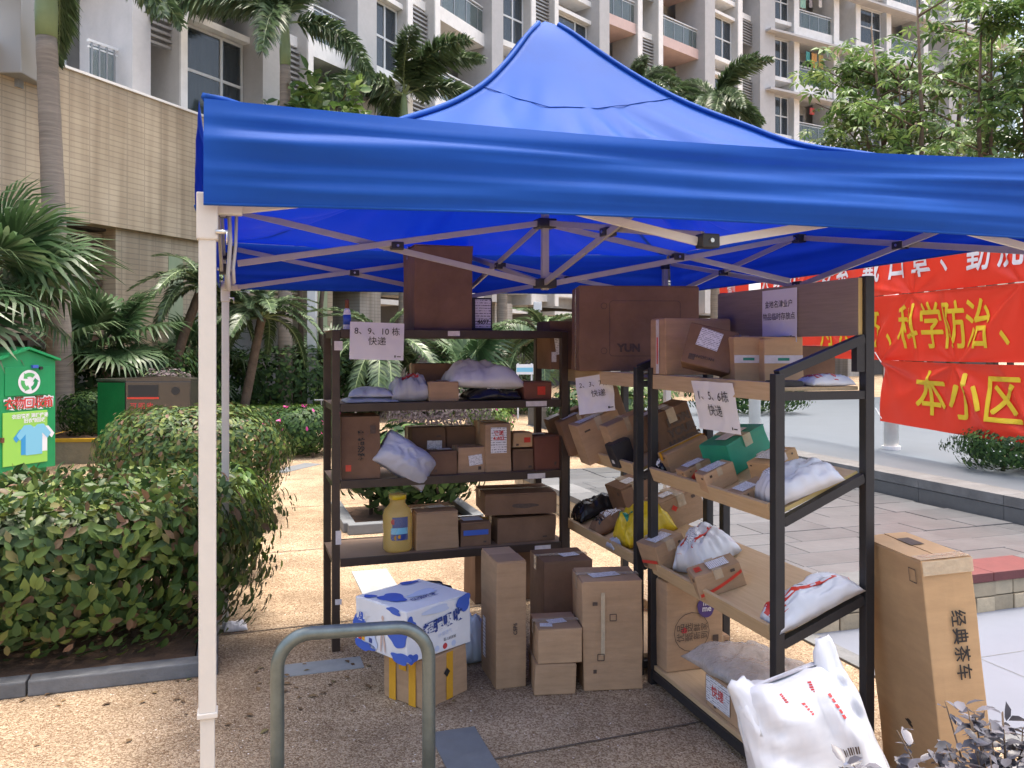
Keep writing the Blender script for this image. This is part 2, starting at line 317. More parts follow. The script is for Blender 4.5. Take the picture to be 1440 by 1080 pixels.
C0 = (1.62, 4.75)                                           # front left corner of the raised terrace
TZ = .24
terrace = prism([uv(C0, .02, .02), uv(C0, 2.93, .02), uv(C0, 2.93, 5.0), uv(C0, .02, 5.0)], 0, TZ - .045).build('terrace', M['soil']); terrace['kind'] = 'structure'
def slab(name, u0, u1, v0, v1, z0, z1, m, parent, bevel=.004):
    return MB().box(u0, u1, v0, v1, z0, z1).build(name, M[m], parent, bevel=bevel, loc=(C0[0], C0[1], 0), rot=(0, 0, U18))
rr = random.Random(3)
v = .27
row = 0
while v < 5.0:                                              # terrace paving stones, running bond
    h = rr.choice((.22, .30, .36)); u = .27 - rr.random() * .4
    v1 = min(v + h, 5.0)
    while u < 2.93:
        w = rr.uniform(.38, .72); a, b = max(u, .27), min(u + w, 2.93)
        if b - a > .05: slab('paving_stone', a + .004, b - .004, v + .004, v1 - .004, .1, TZ + rr.uniform(-.004, .003), 'paving', terrace, .003)
        u += w
    v = v1; row += 1
for k in range(6):                                          # cap stones along the front and the left edge
    slab('cap_stone', -.03 + k * .495, .462 + k * .495, -.03, .265, TZ - .045, TZ + .012, 'cap_red' if k in (2, 3) else 'cap_dark', terrace)
for k in range(9): slab('cap_stone', -.03, .265, .27 + k * .525, .79 + k * .525, TZ - .045, TZ + .012, 'cap_dark' if k % 3 else 'kerb', terrace)
def stone_face(length, along_u):
    for r_, (z0, z1) in enumerate(((.0, .10), (.10, .195))):
        s = -.0 if along_u else .0
        s -= rr.random() * .1
        while s < length:
            w = rr.uniform(.14, .34); a, b = max(s, 0), min(s + w, length); o = rr.uniform(.0, .012)
            if b - a > .03:
                if along_u: slab('wall_stone', a + .003, b - .003, -.012 - o, .02, z0 + .003, z1 - .003, 'stone', terrace, .006)
                else: slab('wall_stone', -.012 - o, .02, a + .003, b - .003, z0 + .003, z1 - .003, 'stone', terrace, .006)
            s += w
stone_face(2.93, True); stone_face(5.0, False)
plat = prism([uv(C0, 2.96, -.6), uv(C0, 16, -.6), uv(C0, 16, 13), uv(C0, 2.96, 13)], 0, .425).build('platform', M['floor_blue']); plat['kind'] = 'structure'
for k in range(15): slab('edge_stone', 2.94, 3.26, -.6 + k * .9, .296 + k * .9, .36, .447, 'kerb', plat)
for k in range(15): slab('riser_stone', 2.945, 2.975, -.6 + k * .9, .296 + k * .9, .0, .355, 'cap_dark', plat, .002)
fw = MB().grid(lambda a, b: uv(C0, .12 + 7 * a, -6 + 5.985 * b, .008), 6, 6).build('tiled_floor', M['floor_white']); fw['kind'] = 'structure'
for k in range(4): strip('joint', uv(C0, .12, -.6 - k * 1.2), uv(C0, 7, -.6 - k * 1.2), .006, M['kerb'], .0095, fw)
for k in range(6): strip('joint', uv(C0, .7 + k * 1.2, -.01), uv(C0, .7 + k * 1.2, -6), .006, M['kerb'], .0095, fw)
for k in range(5): slab('kerb_stone', .0, .118, -6 + k * 1.2, -4.805 + k * 1.2, 0, .014, 'kerb', ground, .003)

# planting beds
def bed(name, pts, z=.02, m='soil'):
    o = prism(pts, 0, z).build(name, M[m]); o['kind'] = 'structure'; return o
H0 = gpt(285, 950)                                          # right front corner of the hedge bed
HP = Vector((H0.x + .08, H0.y, 0))
hb = bed('planting_bed', [uv(HP, -6, .12), uv(HP, -.12, .12), uv(HP, -.12, 1.7), uv(HP, -6, 1.7)], .05)
def kerb_run(a, b, parent):                                 # kerb of single stones between two points
    d = b - a; n = max(1, int(d.length / .8)); ang = math.atan2(d.y, d.x)
    for k in range(n):
        MB().box(.004, d.length / n - .004, -.05, .05, 0, .075).build('kerb_stone', M['kerb'], parent, bevel=.008, loc=a + d * k / n, rot=(0, 0, ang))
kerb_run(uv(HP, -6, .06), uv(HP, 0, .06), hb); kerb_run(uv(HP, -.06, .12), uv(HP, -.06, 1.7), hb)

# ---------------------------------------------------------------- foliage generators
LEAF_V = np.array([(0, 0, 0), (.21, .27, .06), (-.21, .27, .06), (0, .5, 0), (.22, .62, .05), (-.22, .62, .05), (0, 1, -.1)], dtype=np.float64)
LEAF_F = np.array([(0, 1, 3), (0, 3, 2), (1, 4, 3), (2, 3, 5), (4, 6, 3), (5, 3, 6)])
def leaf_mesh(name, P, Nn, size, m, seed, tilt=.75, T=None, LV=LEAF_V, LF=LEAF_F):
    g = np.random.default_rng(seed); n = len(P)
    Nn = Nn + g.normal(size=(n, 3)) * tilt; Nn /= np.linalg.norm(Nn, axis=1)[:, None] + 1e-9
    t = g.normal(size=(n, 3)) + (0 if T is None else T); t -= (t * Nn).sum(1)[:, None] * Nn; t /= np.linalg.norm(t, axis=1)[:, None] + 1e-9
    x = np.cross(t, Nn); s = size * g.uniform(.65, 1.25, n)
    V = P[:, None, :] + s[:, None, None] * (LV[None, :, 0:1] * x[:, None, :] + LV[None, :, 1:2] * t[:, None, :] + LV[None, :, 2:3] * Nn[:, None, :])
    Fc = (LF[None] + (np.arange(n) * len(LV))[:, None, None]).reshape(-1, LF.shape[1])
    return np_mesh(name, V.reshape(-1, 3), Fc, m)
def shell_points(n, half, seed, power=3.5, lump=.12, depth=.16, flat_bottom=True):
    g = np.random.default_rng(seed); d = g.normal(size=(n, 3)); d /= np.linalg.norm(d, axis=1)[:, None]
    rad = (np.abs(d) ** power).sum(1) ** (-1 / power)
    lum = np.array([noise.noise(Vector(q) * 2.3 + Vector((seed, 0, 0))) for q in d * rad[:, None]])
    r = rad * (1 + lump * lum) * (1 - np.abs(g.normal(0, depth, n)))
    P = d * r[:, None]; Nn = np.sign(d) * np.abs(d * rad[:, None]) ** (power - 1); Nn /= np.linalg.norm(Nn, axis=1)[:, None] + 1e-9
    return P * np.array(half), Nn
def shrub(name, label, cat, loc, half, rz, n, leaf, m, seed, group=None, z0=.0, stems=6, power=3.5, flowers=0, lump=.14, mat_top=None, deep=.16):
    t = empty(name, loc, rz); tag(t, label, cat, group)
    P, Nn = shell_points(n, half, seed, power, lump, deep); P[:, 2] += half[2] + z0
    o = link('foliage', leaf_mesh('foliage', P, Nn, leaf, M[m], seed), t); o['kind'] = 'stuff'
    if mat_top:                                             # young shoots standing out of the top
        g = np.random.default_rng(seed + 9); k = n // 6; Q = np.column_stack([g.uniform(-.9, .9, k) * half[0], g.uniform(-.9, .9, k) * half[1], np.full(k, z0 + 2 * half[2]) + g.uniform(-.06, .03, k)])
        o = link('young_shoots', leaf_mesh('young_shoots', Q, np.tile([0, 0, .6], (k, 1)), leaf * .95, M[mat_top], seed + 5, T=np.array([0, 0, .8])), t); o['kind'] = 'stuff'
    if flowers:
        Q, Qn = shell_points(flowers, [h * 1.03 for h in half], seed + 3, power, lump, .02); Q[:, 2] += half[2] + z0; k = Q[:, 2] > z0 + half[2] * .9
        o = link('blossoms', leaf_mesh('blossoms', Q[k], Qn[k], leaf * .9, M['flower'], seed + 4), t); o['kind'] = 'stuff'
    r = random.Random(seed)
    for k in range(stems):
        x, y = r.uniform(-.75, .75) * half[0], r.uniform(-.75, .75) * half[1]
        MB().tube([(x, y, -.02), (x + r.uniform(-.04, .04), y, (z0 + half[2]) * .5), (x + r.uniform(-.1, .1), y + r.uniform(-.1, .1), z0 + half[2] * 1.1)], [.022, .018, .008], 6).build('stem', M['bark'], t, smooth=True)
    return t
# ---------------------------------------------------------------- the blue canopy tent
TS = 2.95; TP = (-.78, 2.1)
tent = empty('canopy_tent', (TP[0], TP[1], 0), U18)
tag(tent, 'blue pop-up canopy tent with a pointed roof and cream square legs', 'tent')
def edge_z(side, t):                                        # height of the roof edge along each side
    c = {'F': (2.28, 2.335), 'B': (2.28, 2.31), 'L': (2.28, 2.28), 'R': (2.335, 2.31)}[side]
    return c[0] + (c[1] - c[0]) * t - .028 * math.sin(math.pi * t)
HC = TS / 2; PEAK = 3.26
def wr(p, s, a): return noise.noise(Vector(p) * s) * a
def roof(a, b):
    x, y = 2 * a - 1, 2 * b - 1; r = max(abs(x), abs(y), 1e-6); ex, ey = x / r, y / r
    if abs(y) >= abs(x): ez = edge_z('F' if y < 0 else 'B', (ex + 1) / 2); rel = ex; ang = 0
    else: ez = edge_z('L' if x < 0 else 'R', (ey + 1) / 2); rel = ey; ang = 1
    r0 = min(r, 1); q = 1 - r0
    z = ez + (PEAK - ez) * ((math.sqrt(q * q + .0) ** 2.2) if q < .95 else .95 ** 2.2 + (q - .95) * 1.2)
    mid = (1 - abs(rel) ** 2)
    z -= .05 * mid * math.sin(math.pi * min(1, q * 1.1)) * (1 if q < .9 else 0)         # cloth sags between the ridges
    fold = noise.noise(Vector((rel * 5.0, ang * 7.7 + (3 if x + y > 0 else 0), q * 1.6))) * .055 * math.sin(math.pi * min(1, q * 1.3)) * mid
    fold -= abs(noise.noise(Vector((rel * 3.3 + q * 2.4, ang * 5.1 + (9 if x + y > 0 else 0), q * 1.1 + 4)))) * .13 * math.sin(math.pi * min(1, q * 1.25)) * mid
    fold += noise.noise(Vector((x * 3.1 + y * 2.2, y * 4.7 - x * 2, 1.3))) * .024 * (1 if .02 < q < .93 else 0)
    return (HC + x * HC, HC + y * HC, z + fold)
GN = 96; cm = MB()
cm.v = [roof(i / GN, j / GN) for j in range(GN + 1) for i in range(GN + 1)]
for j in range(GN):
    for i in range(GN):                                     # triangles follow the ridges
        q = j * (GN + 1) + i; a4 = (q, q + 1, q + GN + 2, q + GN + 1)
        cm.f += [(a4[0], a4[1], a4[2]), (a4[0], a4[2], a4[3])] if (i - GN / 2 + .5) * (j - GN / 2 + .5) > 0 else [(a4[0], a4[1], a4[3]), (a4[1], a4[2], a4[3])]
canopy = cm.build('canopy_roof', M['blue_top'], tent, smooth=True)
def seam(pts, nm='seam', r=.006): return MB().tube(pts, r, 5).build(nm, M['blue_top'], canopy, smooth=True)
for cx, cy in ((0, 0), (1, 0), (0, 1), (1, 1)):              # ridge piping
    seam([Vector(roof(.5 + (cx - .5) * k / 30, .5 + (cy - .5) * k / 30)) + Vector((0, 0, .008)) for k in range(1, 31)], 'ridge_seam', .011)
rq = .3
for s in range(4):                                           # seam round the pointed cap
    P = []
    for k in range(13):
        q = -1 + 2 * k / 12; a, b = ((q, -1), (1, q), (-q, 1), (-1, -q))[s]; P.append(Vector(roof(.5 + a * rq / 2, .5 + b * rq / 2)) + Vector((0, 0, .003)))
    seam(P, 'cap_seam', .0022)
def valance(side):
    def fn(a, b):                                           # a along the side, b from the edge down
        zt = edge_z(side, a); drop = {'F': .27, 'B': .275, 'L': .27, 'R': .275}[side] + (-.02 * math.sin(math.pi * a) if side != 'F' else (.0 - .045 * math.sin(math.pi * a) + .03 * a))
        z = zt - b * drop
        corner = math.exp(-a * 5) + math.exp(-(1 - a) * 5)
        w = noise.noise(Vector((a * 2.2, b * 3.6 - a * .8, {'F': 0, 'B': 5, 'L': 9, 'R': 13}[side]))) * .024
        w += noise.noise(Vector((a * 3.0 + 7, b * 9.5, 2.2))) * (.010 + .012 * corner) + noise.noise(Vector((a * 4.0, b * 19 - a * 6, 5.2))) * .013 * corner * b
        out = .012 + (.03 if side == 'F' else .010) * math.sin(b * math.pi * .6) + (1 if side == 'F' else .45) * w * min(1, b * 5) * (1 - .3 * b) * min(1, min(a, 1 - a) * 14 + .15)
        t = a * TS
        return {'F': (t, -out, z), 'B': (t, TS + out, z), 'L': (-out, t, z), 'R': (TS + out, t, z)}[side]
    v = MB().grid(fn, 110, 26).build('valance', M['blue_top'], tent, smooth=True)
    MB().tube([Vector(fn(k / 40, 1.0)) for k in range(41)], .004, 5).build('hem', M['blue_top'], v, smooth=True)
    return fn
for s_ in 'FBLR': fn_ = valance(s_)
def leg(u, v, i):
    l = MB().box(u - .021, u + .021, v - .021, v + .021, .72 if v < 1 else .60, 2.02).build('outer_leg', M['tent_metal'], tent, bevel=.004)
    MB().box(u - .0245, u + .0245, v - .0245, v + .0245, .715 if v < 1 else .595, .728 if v < 1 else .61).build('leg_collar', M['tent_metal'], l, bevel=.002)
    MB().box(u - .0175, u + .0175, v - .0175, v + .0175, .006, .75).build('inner_leg', M['tent_metal'], tent, bevel=.003)
    MB().box(u - .045, u + .045, v - .045, v + .045, 0, .006).build('foot_plate', M['tent_metal'], tent, bevel=.002)
    MB().box(u - .026, u + .026, v - .026, v + .026, 1.925, 2.045).build('slider_bracket', M['tent_metal'], tent, bevel=.005)
    sx = 1 if u < 1 else -1; sy = 1 if v < 1 else -1
    MB().box(min(u, u + sx * .085), max(u, u + sx * .085), v - .014, v + .014, 1.992, 2.028).build('bracket_lug', M['tent_metal'], tent, bevel=.004)
    MB().box(u - .014, u + .014, min(v, v + sy * .085), max(v, v + sy * .085), 1.992, 2.028).build('bracket_lug', M['tent_metal'], tent, bevel=.004)
    MB().tube([(u + sx * .02, v - .028, 1.945), (u + sx * .05, v - .028, 1.945)], .006, 8).tube([(u + sx * .047, v - .028 + .013 * math.cos(t), 1.93 + .016 * math.sin(t)) for t in [k * .5 for k in range(14)]], .0022, 5).build('pull_ring', M['steel'], l, smooth=True)
    iu, iv = u + sx * .035, v + sy * .035
    MB().box(iu - .024, iu + .024, iv - .024, iv + .024, 2.2, 2.25).build('corner_cap', M['black_plastic'], tent, bevel=.005)
    MB().box(iu - .016, iu + .016, iv - .016, iv + .016, 2.02, 2.205).build('upper_leg', M['tent_bar'], tent)
for i, (u, v) in enumerate(((.008, .012), (TS - .008, .012), (.012, TS - .012), (TS - .012, TS - .012))): leg(u, v, i)
ZT, ZB = 2.235, 2.005
def span(a, b, side, zt2=ZT, zb2=ZB - .02, m='tent_bar'):    # one scissor pair between two nodes
    a = Vector((*a, 0)); b = Vector((*b, 0)); d = (b - a).normalized(); n = Vector((-d.y, d.x, 0)) * .013
    a1 = a + d * .05; b1 = b - d * .03
    MB().bar(a1 + n + Vector((0, 0, ZT)), b1 + n + Vector((0, 0, zb2)), .013, .027).build('truss_bar', M[m], tent, bevel=.002)
    MB().bar(a1 - n + Vector((0, 0, ZB + .005)), b1 - n + Vector((0, 0, zt2)), .013, .027).build('truss_bar', M[m], tent, bevel=.002)
    c = (a1 + b1) / 2 + Vector((0, 0, (ZT + zb2 + ZB + zt2) / 4)); 
    j = MB().bar(c - d * .028, c + d * .028, .052, .034).build('pivot_joint', M['black_plastic'], tent, bevel=.004)
    MB().tube([c - n * 2.3, c + n * 2.3], .006, 8).build('bolt', M['steel'], j)
E_ = .03
cor = [(E_, E_), (TS - E_, E_), (TS - E_, TS - E_), (E_, TS - E_)]; mids = [(HC, E_), (TS - E_, HC), (HC, TS - E_), (E_, HC)]
for i in range(4):
    mm = 'tent_metal' if i == 0 else 'tent_bar'  # front bars take the lighter steel to stand for light on them
    span(cor[i], mids[i], 0, m=mm); span(cor[(i + 1) % 4], mids[i], 0, m=mm); span(mids[i], (HC, HC), 0, ZT + .01, ZB - .045)
    for z in (ZB - .02, ZT):
        j = MB().box(-.03, .03, -.024, .024, -.022, .022).build('joint_block', M['black_plastic'], tent, bevel=.004, loc=(*mids[i], z), rot=(0, 0, 0 if i % 2 == 0 else R(90)))
        MB().tube([(0, -.03, 0), (0, .03, 0)], .007, 8).build('bolt', M['steel'], j)
MB().box(HC - .016, HC + .016, HC - .016, HC + .016, 1.93, 3.12).build('king_post', M['tent_bar'], tent, bevel=.003)
for z in (ZB - .045, ZT + .01): MB().box(HC - .045, HC + .045, HC - .045, HC + .045, z - .022, z + .022).build('centre_hub', M['black_plastic'], tent, bevel=.006)
MB().tube([(HC, HC, 3.08), (HC, HC, 3.12), (HC, HC, 3.14)], [.035, .035, .02], 14).build('peak_cushion', M['black_plastic'], tent, smooth=True)
MB().tube([(.06, .05, 2.0), (.063, .05, 1.93), (.057, .045, 1.84), (.06, .05, 1.80)], .006, 6).tube([(.078, .05, 2.0), (.076, .055, 1.92), (.07, .05, 1.86), (.072, .05, 1.82)], .005, 6).build('hanging_strap', M['tent_bar'], tent, smooth=True)

# ---------------------------------------------------------------- racks
class Rack:
    def __init__(s, o, ang, L, D): s.o = Vector((*o, 0)); s.a = ang; s.ux = Vector((math.cos(ang), math.sin(ang), 0)); s.uy = Vector((-math.sin(ang), math.cos(ang), 0)); s.L = L; s.D = D
    def pt(s, x, w, z=0): return s.o + s.ux * x + s.uy * w + Vector((0, 0, z))
    def s_at(s, px, w):                                     # position along the rack of a pixel column, at offset w from the front
        k = (px - 720) / F; p = s.o + s.uy * w
        return (k * p.y - p.x) / (s.ux.x - k * s.ux.y)
RL = Rack((-.963, 4.53), R(18.4), 1.34, .45)
RM = Rack((.335, 5.15), math.atan2(-.95, .305), 1.0, .40)
RR_ = Rack((.695, 4.09), math.atan2(-.958, .286), 1.035, .40)
LZ = (1.752, 1.345, .925, .498)                             # shelf tops of the brown rack
lr = empty('storage_rack', RL.o, RL.a); tag(lr, 'dark brown steel rack with four flat shelves hung with the 8、9、10 notice', 'rack', None)
for x in (0, RL.L):
    for y in (0, RL.D):
        p = MB().box(x - .021, x + .021, y - .021, y + .021, 0, LZ[0] - .002 if y == 0 else LZ[0] - .012).build('post', M['rack_brown'], lr, bevel=.003)
for z in LZ:
    MB().box(.023, RL.L - .023, -.018, -.004, z - .042, z + .003).build('front_beam', M['rack_brown'], lr, bevel=.002)
    MB().box(.023, RL.L - .023, RL.D + .004, RL.D + .018, z - .042, z + .003).build('rear_beam', M['rack_brown'], lr, bevel=.002)
    for x in (0, RL.L): MB().box(x - .012, x + .012, .022, RL.D - .022, z - .042, z - .006).build('side_beam', M['rack_brown'], lr, bevel=.002)
    MB().box(-.019, RL.L + .019, -.002, RL.D + .002, z - .005, z).build('shelf_board', M['board_brown'], lr)
for (x, z, w, h) in ((.012, 1.665, .045, .05), (.012, .62, .03, .075), (.012, .27, .035, .03), (1.16, .9, .11, .03), (1.16, 1.325, .13, .03), (.66, 1.735, .07, .028), (1.2, .474, .1, .03)):
    MB().box(x - w / 2, x + w / 2, -.0225 if x < .05 else -.0195, -.0215 if x < .05 else -.0185, z - h / 2, z + h / 2).build('paper_tag', M['tape_white'], lr)
def sloped_rack(rk, name, label, header):
    e = empty(name, rk.o, rk.a); tag(e, label, 'rack')
    L, D = rk.L, rk.D
    for x in (.0, L):
        MB().box(x - .02, x + .02, -.02, .02, 0, 1.555).build('front_post', M['rack_black'], e, bevel=.003)
        MB().box(x - .02, x + .02, D - .02, D + .02, 0, 1.93 if header else 1.72).build('rear_post', M['rack_black'], e, bevel=.003)
        MB().bar((x, .0, 1.55), (x, D - .02, 1.688), .036, .036).build('slanted_arm', M['rack_black'], e, bevel=.003)
        MB().box(x - .016, x + .016, D - .058, D - .0215, 1.56, 1.675).build('upright_stub', M['rack_black'], e)
        MB().box(x - .016, x + .016, .021, D - .021, 1.455, 1.487).build('level_arm', M['rack_black'], e)
        MB().box(x - .016, x + .016, .021, D - .021, .035, .07).build('base_rail', M['rack_black'], e)
    for y in (0, D): MB().box(.021, L - .021, y - .014, y + .014, .03, .072).build('long_rail', M['rack_black'], e)
    MB().box(.022, L - .022, .012, D - .022, 1.488, 1.503).build('shelf_board', M['wood_pale'], e, bevel=.002)
    MB().box(.021, L - .021, -.012, .010, 1.452, 1.522).build('front_lip', M['wood_pale'], e, bevel=.002)
    MB().box(.022, L - .022, -.005, D - .022, .073, .095).build('base_board', M['wood_pale'], e, bevel=.002)
    MB().box(.022, L - .022, D - .022, D - .004, .096, .15).build('base_back_lip', M['wood_pale'], e, bevel=.002)
    for zf, zb in LV2:
        th = math.atan2(zb - zf, D)
        for x in (0, L): MB().bar((x, .021, zf - .03), (x, D - .021, zb - .034), .03, .034).build('slanted_arm', M['rack_black'], e)
        mw = Matrix.Translation((0, 0, zf)) @ Matrix.Rotation(th, 4, 'X')
        b = MB().box(.022, L - .022, .0, D / math.cos(th) - .03, -.016, .0).build('sloped_board', M['wood_pale'], e, bevel=.002, mw=mw)
        [MB().box(xx, xx + .0015, .0, D / math.cos(th) - .03, -.0155, -.0005).build('edge_band', M['wood_edge'], b) for xx in (.0205, L - .022)]
        MB().box(.021, L - .021, -.017, -.0015, -.025, .045).build('front_lip', M['wood_pale'], e, bevel=.002, mw=mw)
    if header:
        MB().box(.0, L, D - .040, D - .0215, 1.70, 1.925).build('header_board', M['wood_head'], e, bevel=.002)
        MB().box(L + .0005, L + .002, D - .0395, D - .022, 1.702, 1.923).build('edge_band', M['wood_edge'], e)
    return e
LV2 = ((1.03, 1.185), (.575, .715))
rm = sloped_rack(RM, 'display_rack', 'black steel and pale wood display rack standing between the brown rack and the headed rack', False)
rrk = sloped_rack(RR_, 'display_rack', 'black steel display rack with sloping wooden shelves and a wooden header board', True)

# ---------------------------------------------------------------- text and decals
def text_mesh(body, size, m, bold=0, depth=.0006, sub=0, spacing=1, line=1):
    cu = bpy.data.curves.new('lettering', 'FONT'); cu.body = body; cu.size = size; cu.align_x = 'CENTER'; cu.align_y = 'CENTER'; cu.offset = bold; cu.resolution_u = 3
    cu.space_character = spacing; cu.space_line = line
    o = bpy.data.objects.new('lettering', cu); COL.objects.link(o); bpy.context.view_layer.update()
    me = bpy.data.meshes.new_from_object(o.evaluated_get(bpy.context.evaluated_depsgraph_get()))
    bpy.data.objects.remove(o); bpy.data.curves.remove(cu)
    bm = bmesh.new(); bm.from_mesh(me)
    bmesh.ops.remove_doubles(bm, verts=bm.verts, dist=1e-7)
    if sub: bmesh.ops.triangulate(bm, faces=bm.faces); bmesh.ops.subdivide_edges(bm, edges=[e for e in bm.edges if e.calc_length() > size * .15], cuts=sub, use_grid_fill=False)
    bm.to_mesh(me); bm.free(); me.materials.clear(); me.materials.append(M[m]); me.name = 'lettering'
    return me
FACE = {'-y': lambda d: (Matrix.Translation((0, -d[1] / 2, d[2] / 2)) @ Matrix.Rotation(R(90), 4, 'X')),
        '-x': lambda d: (Matrix.Translation((-d[0] / 2, 0, d[2] / 2)) @ Matrix.Rotation(R(-90), 4, 'Z') @ Matrix.Rotation(R(90), 4, 'X')),
        '+x': lambda d: (Matrix.Translation((d[0] / 2, 0, d[2] / 2)) @ Matrix.Rotation(R(90), 4, 'Z') @ Matrix.Rotation(R(90), 4, 'X')),
        '+z': lambda d: Matrix.Translation((0, 0, d[2]))}
def label_mat():
    m = bpy.data.materials.new('printed shipping label'); m.use_nodes = True; nt = m.node_tree; N = nt.nodes; L = nt.links; p = N['Principled BSDF']; p.inputs['Roughness'].default_value = .4
    tc = N.new('ShaderNodeTexCoord'); mp = N.new('ShaderNodeMapping'); L.new(tc.outputs['Generated'], mp.inputs[0]); mp.inputs['Scale'].default_value = (7, 13, 1)
    oi = N.new('ShaderNodeObjectInfo'); ad = N.new('ShaderNodeVectorMath'); L.new(mp.outputs[0], ad.inputs[0]); mu = N.new('ShaderNodeMath'); mu.operation = 'MULTIPLY'; mu.inputs[1].default_value = 40; L.new(oi.outputs['Random'], mu.inputs[0]); cx = N.new('ShaderNodeCombineXYZ'); L.new(mu.outputs[0], cx.inputs[2]); L.new(cx.outputs[0], ad.inputs[1])
    n = N.new('ShaderNodeTexNoise'); n.inputs['Scale'].default_value = 1.7; n.inputs['Detail'].default_value = 2; L.new(ad.outputs[0], n.inputs['Vector'])
    w = N.new('ShaderNodeTexWave'); w.bands_direction = 'Y'; w.inputs['Scale'].default_value = 3.4; L.new(tc.outputs['Generated'], w.inputs['Vector'])
    mm = N.new('ShaderNodeMath'); mm.operation = 'MULTIPLY'; L.new(n.outputs['Fac'], mm.inputs[0]); L.new(w.outputs['Fac'], mm.inputs[1])
    r = N.new('ShaderNodeValToRGB'); L.new(mm.outputs[0], r.inputs[0]); r.color_ramp.elements[0].position = .40; r.color_ramp.elements[0].color = (.76, .75, .77, 1); r.color_ramp.elements[1].position = .5; r.color_ramp.elements[1].color = (.13, .12, .14, 1)
    L.new(r.outputs[0], p.inputs['Base Color']); return m
M['label'] = label_mat()
def decal(par, dims, face, u, v, w, h, m='label', rot=0, name='shipping_label', off=.0045):
    mw = FACE[face](dims) @ Matrix.Translation((u, v, off)) @ Matrix.Rotation(R(rot), 4, 'Z')
    return MB().box(-w / 2, w / 2, -h / 2, h / 2, -.0005, .0003).build(name, M[m], par, mw=mw)
def print_text(par, dims, face, u, v, body, size, m='ink', rot=0, bold=0, off=.0055, **k):
    return link('lettering', text_mesh(body, size, m, bold, **k), par, mw=FACE[face](dims) @ Matrix.Translation((u, v, off)) @ Matrix.Rotation(R(rot), 4, 'Z'))
def blob_print(par, dims, face, u, v, w, h, m, name='printed_patch', seed=0, off=.0048, n=28, wob=.18, rot=0):
    r = random.Random(seed); ph = [r.uniform(0, 6.3) for _ in range(4)]; V = []
    for k in range(n):
        t = 2 * math.pi * k / n; q = 1 + wob * (math.sin(2 * t + ph[0]) * .5 + math.sin(3 * t + ph[1]) * .5 + math.sin(5 * t + ph[2]) * .25); V.append((math.cos(t) * w / 2 * q, math.sin(t) * h / 2 * q, 0))
    return MB().add(V, [tuple(range(n))]).build(name, M[m], par, mw=FACE[face](dims) @ Matrix.Translation((u, v, off)) @ Matrix.Rotation(R(rot), 4, 'Z'))

